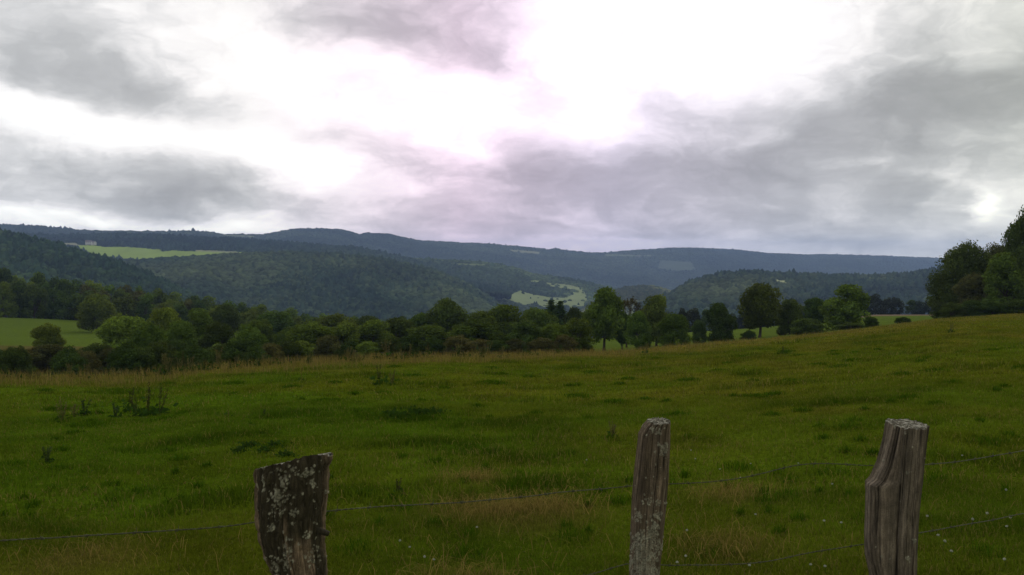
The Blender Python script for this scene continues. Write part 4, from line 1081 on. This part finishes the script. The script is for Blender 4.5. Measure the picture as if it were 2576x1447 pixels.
# steep wooded slope entering from the left
H7 = Hill([(-500,540),(-200,560),(0,582),(60,592),(110,606),(160,620),(210,636),(260,650),(320,668),(400,700),(500,750),(560,790)], [(-500,1000),(560,1050)], ([-500, 560], [770, 850]), .3, .3, 7, rough=.012)
build_hill(H7, 'slope_forest', 'dark green forest on the steep slope running down from the left edge', 5.4, shade((.026,.046,.018), sc=.009, alt=(.056,.080,.028), seed=29), size=3.3, n_px=420, conif=.3)

# ------------------------------------------------------------------ far buildings
plaster, g = mat_new('plaster'); out(g, principled(g, (.42, .41, .38, 1), .9).outputs[0])
slate, g = mat_new('slate'); out(g, principled(g, (.16, .13, .13, 1), .8).outputs[0])
pane, g = mat_new('dark_glass'); out(g, principled(g, (.03, .035, .04, 1), .2).outputs[0])
def house(px, py, Y, L, D, H, rot, label, pl=plaster):
    p = P(px, py, Y); e = bpy.data.objects.new('house', None); C.objects.link(e); e.location = p; e.rotation_euler = (0, 0, rot)
    b = -3.0
    V = np.array([(-L/2,-D/2,b),(L/2,-D/2,b),(L/2,D/2,b),(-L/2,D/2,b),(-L/2,-D/2,H),(L/2,-D/2,H),(L/2,D/2,H),(-L/2,D/2,H),(-L/2,0,H+D*.4),(L/2,0,H+D*.4)])
    link('wall', mesh_np('wall', V, [np.array([(0,1,5,4),(2,3,7,6)]), np.array([(1,2,6,9,5),(3,0,4,8,7)])], pl), e)
    o = .5; r0 = H-.3; V = np.array([(-L/2-o,-D/2-o,r0),(L/2+o,-D/2-o,r0),(L/2+o,0,H+D*.4+.15),(-L/2-o,0,H+D*.4+.15),(L/2+o,D/2+o,r0),(-L/2-o,D/2+o,r0)])
    V = np.concatenate([V, V+[0, 0, .3]])
    link('roof', mesh_np('roof', V, np.array([(0,1,2,3),(3,2,4,5),(6,9,8,7),(9,11,10,8),(0,6,7,1),(1,7,8,2),(2,8,10,4),(4,10,11,5),(5,11,9,3),(3,9,6,0)]), slate), e)
    n = max(2, int(L/4))
    for k in range(n):
        cx = -L/2+L*(k+.5)/n; V = np.array([(cx-.6,-D/2-.05,H*.35),(cx+.6,-D/2-.05,H*.35),(cx+.6,-D/2-.05,H*.7),(cx-.6,-D/2-.05,H*.7)]); V = np.concatenate([V, V+[0, .1, 0]])
        link('window', mesh_np('window', V, np.array([(0,1,2,3),(4,7,6,5),(0,4,5,1),(1,5,6,2),(2,6,7,3),(3,7,4,0)]), pane), e)
    tag(e, label, 'house')
house(223, 613, 1950, 13, 8, 3.4, .3, 'pale farmhouse with a dark roof at the top left of the long bright field')
house(236, 614, 1980, 10, 7, 3.0, -.5, 'smaller farm building right beside the pale farmhouse on the far field')
house(1608, 648, 4600, 17, 9, 4.5, .1, 'bright white building high on the far wooded ridge right of centre')
# ------------------------------------------------------------------ haze
def build_haze():
    m = bpy.data.materials.new('air'); m.use_nodes = True; nt = m.node_tree; nt.nodes.clear()
    o = nt.nodes.new('ShaderNodeOutputMaterial'); v = nt.nodes.new('ShaderNodeVolumePrincipled')
    v.inputs['Color'].default_value = (.43, .60, 1.0, 1); v.inputs['Density'].default_value = HAZE_D; v.inputs['Anisotropy'].default_value = 0.0
    nt.links.new(v.outputs[0], o.inputs['Volume'])
    z0, z1 = LOW-1.0, HIGH+1.0
    V = np.array([(x, y, z) for z in (z0, z1) for y in (-80, FAR_Y) for x in (-FAR_X, FAR_X)], float)
    Fc = np.array([(0, 2, 3, 1), (4, 5, 7, 6), (0, 1, 5, 4), (2, 6, 7, 3), (0, 4, 6, 2), (1, 3, 7, 5)])
    tag(link('haze', mesh_np('haze', V, Fc, m)), 'thin bluish haze in the air over the valley', 'haze', kind='stuff')
HAZE_D = 1.12e-4
LOW = min(float(np.min([v[2] for v in o.bound_box])) for o in C.objects if o.name.startswith(('hill', 'ground')))
HIGH = max(float(np.max([v[2] for v in o.bound_box])) for o in C.objects if o.type == 'MESH' and o.parent is None)
FAR_Y = max(float(np.max([v[1] for v in o.bound_box])) for o in C.objects if o.type == 'MESH' and o.parent is None)+40
FAR_X = max(float(np.max([abs(v[0]) for v in o.bound_box])) for o in C.objects if o.type == 'MESH' and o.parent is None)+40
build_haze()
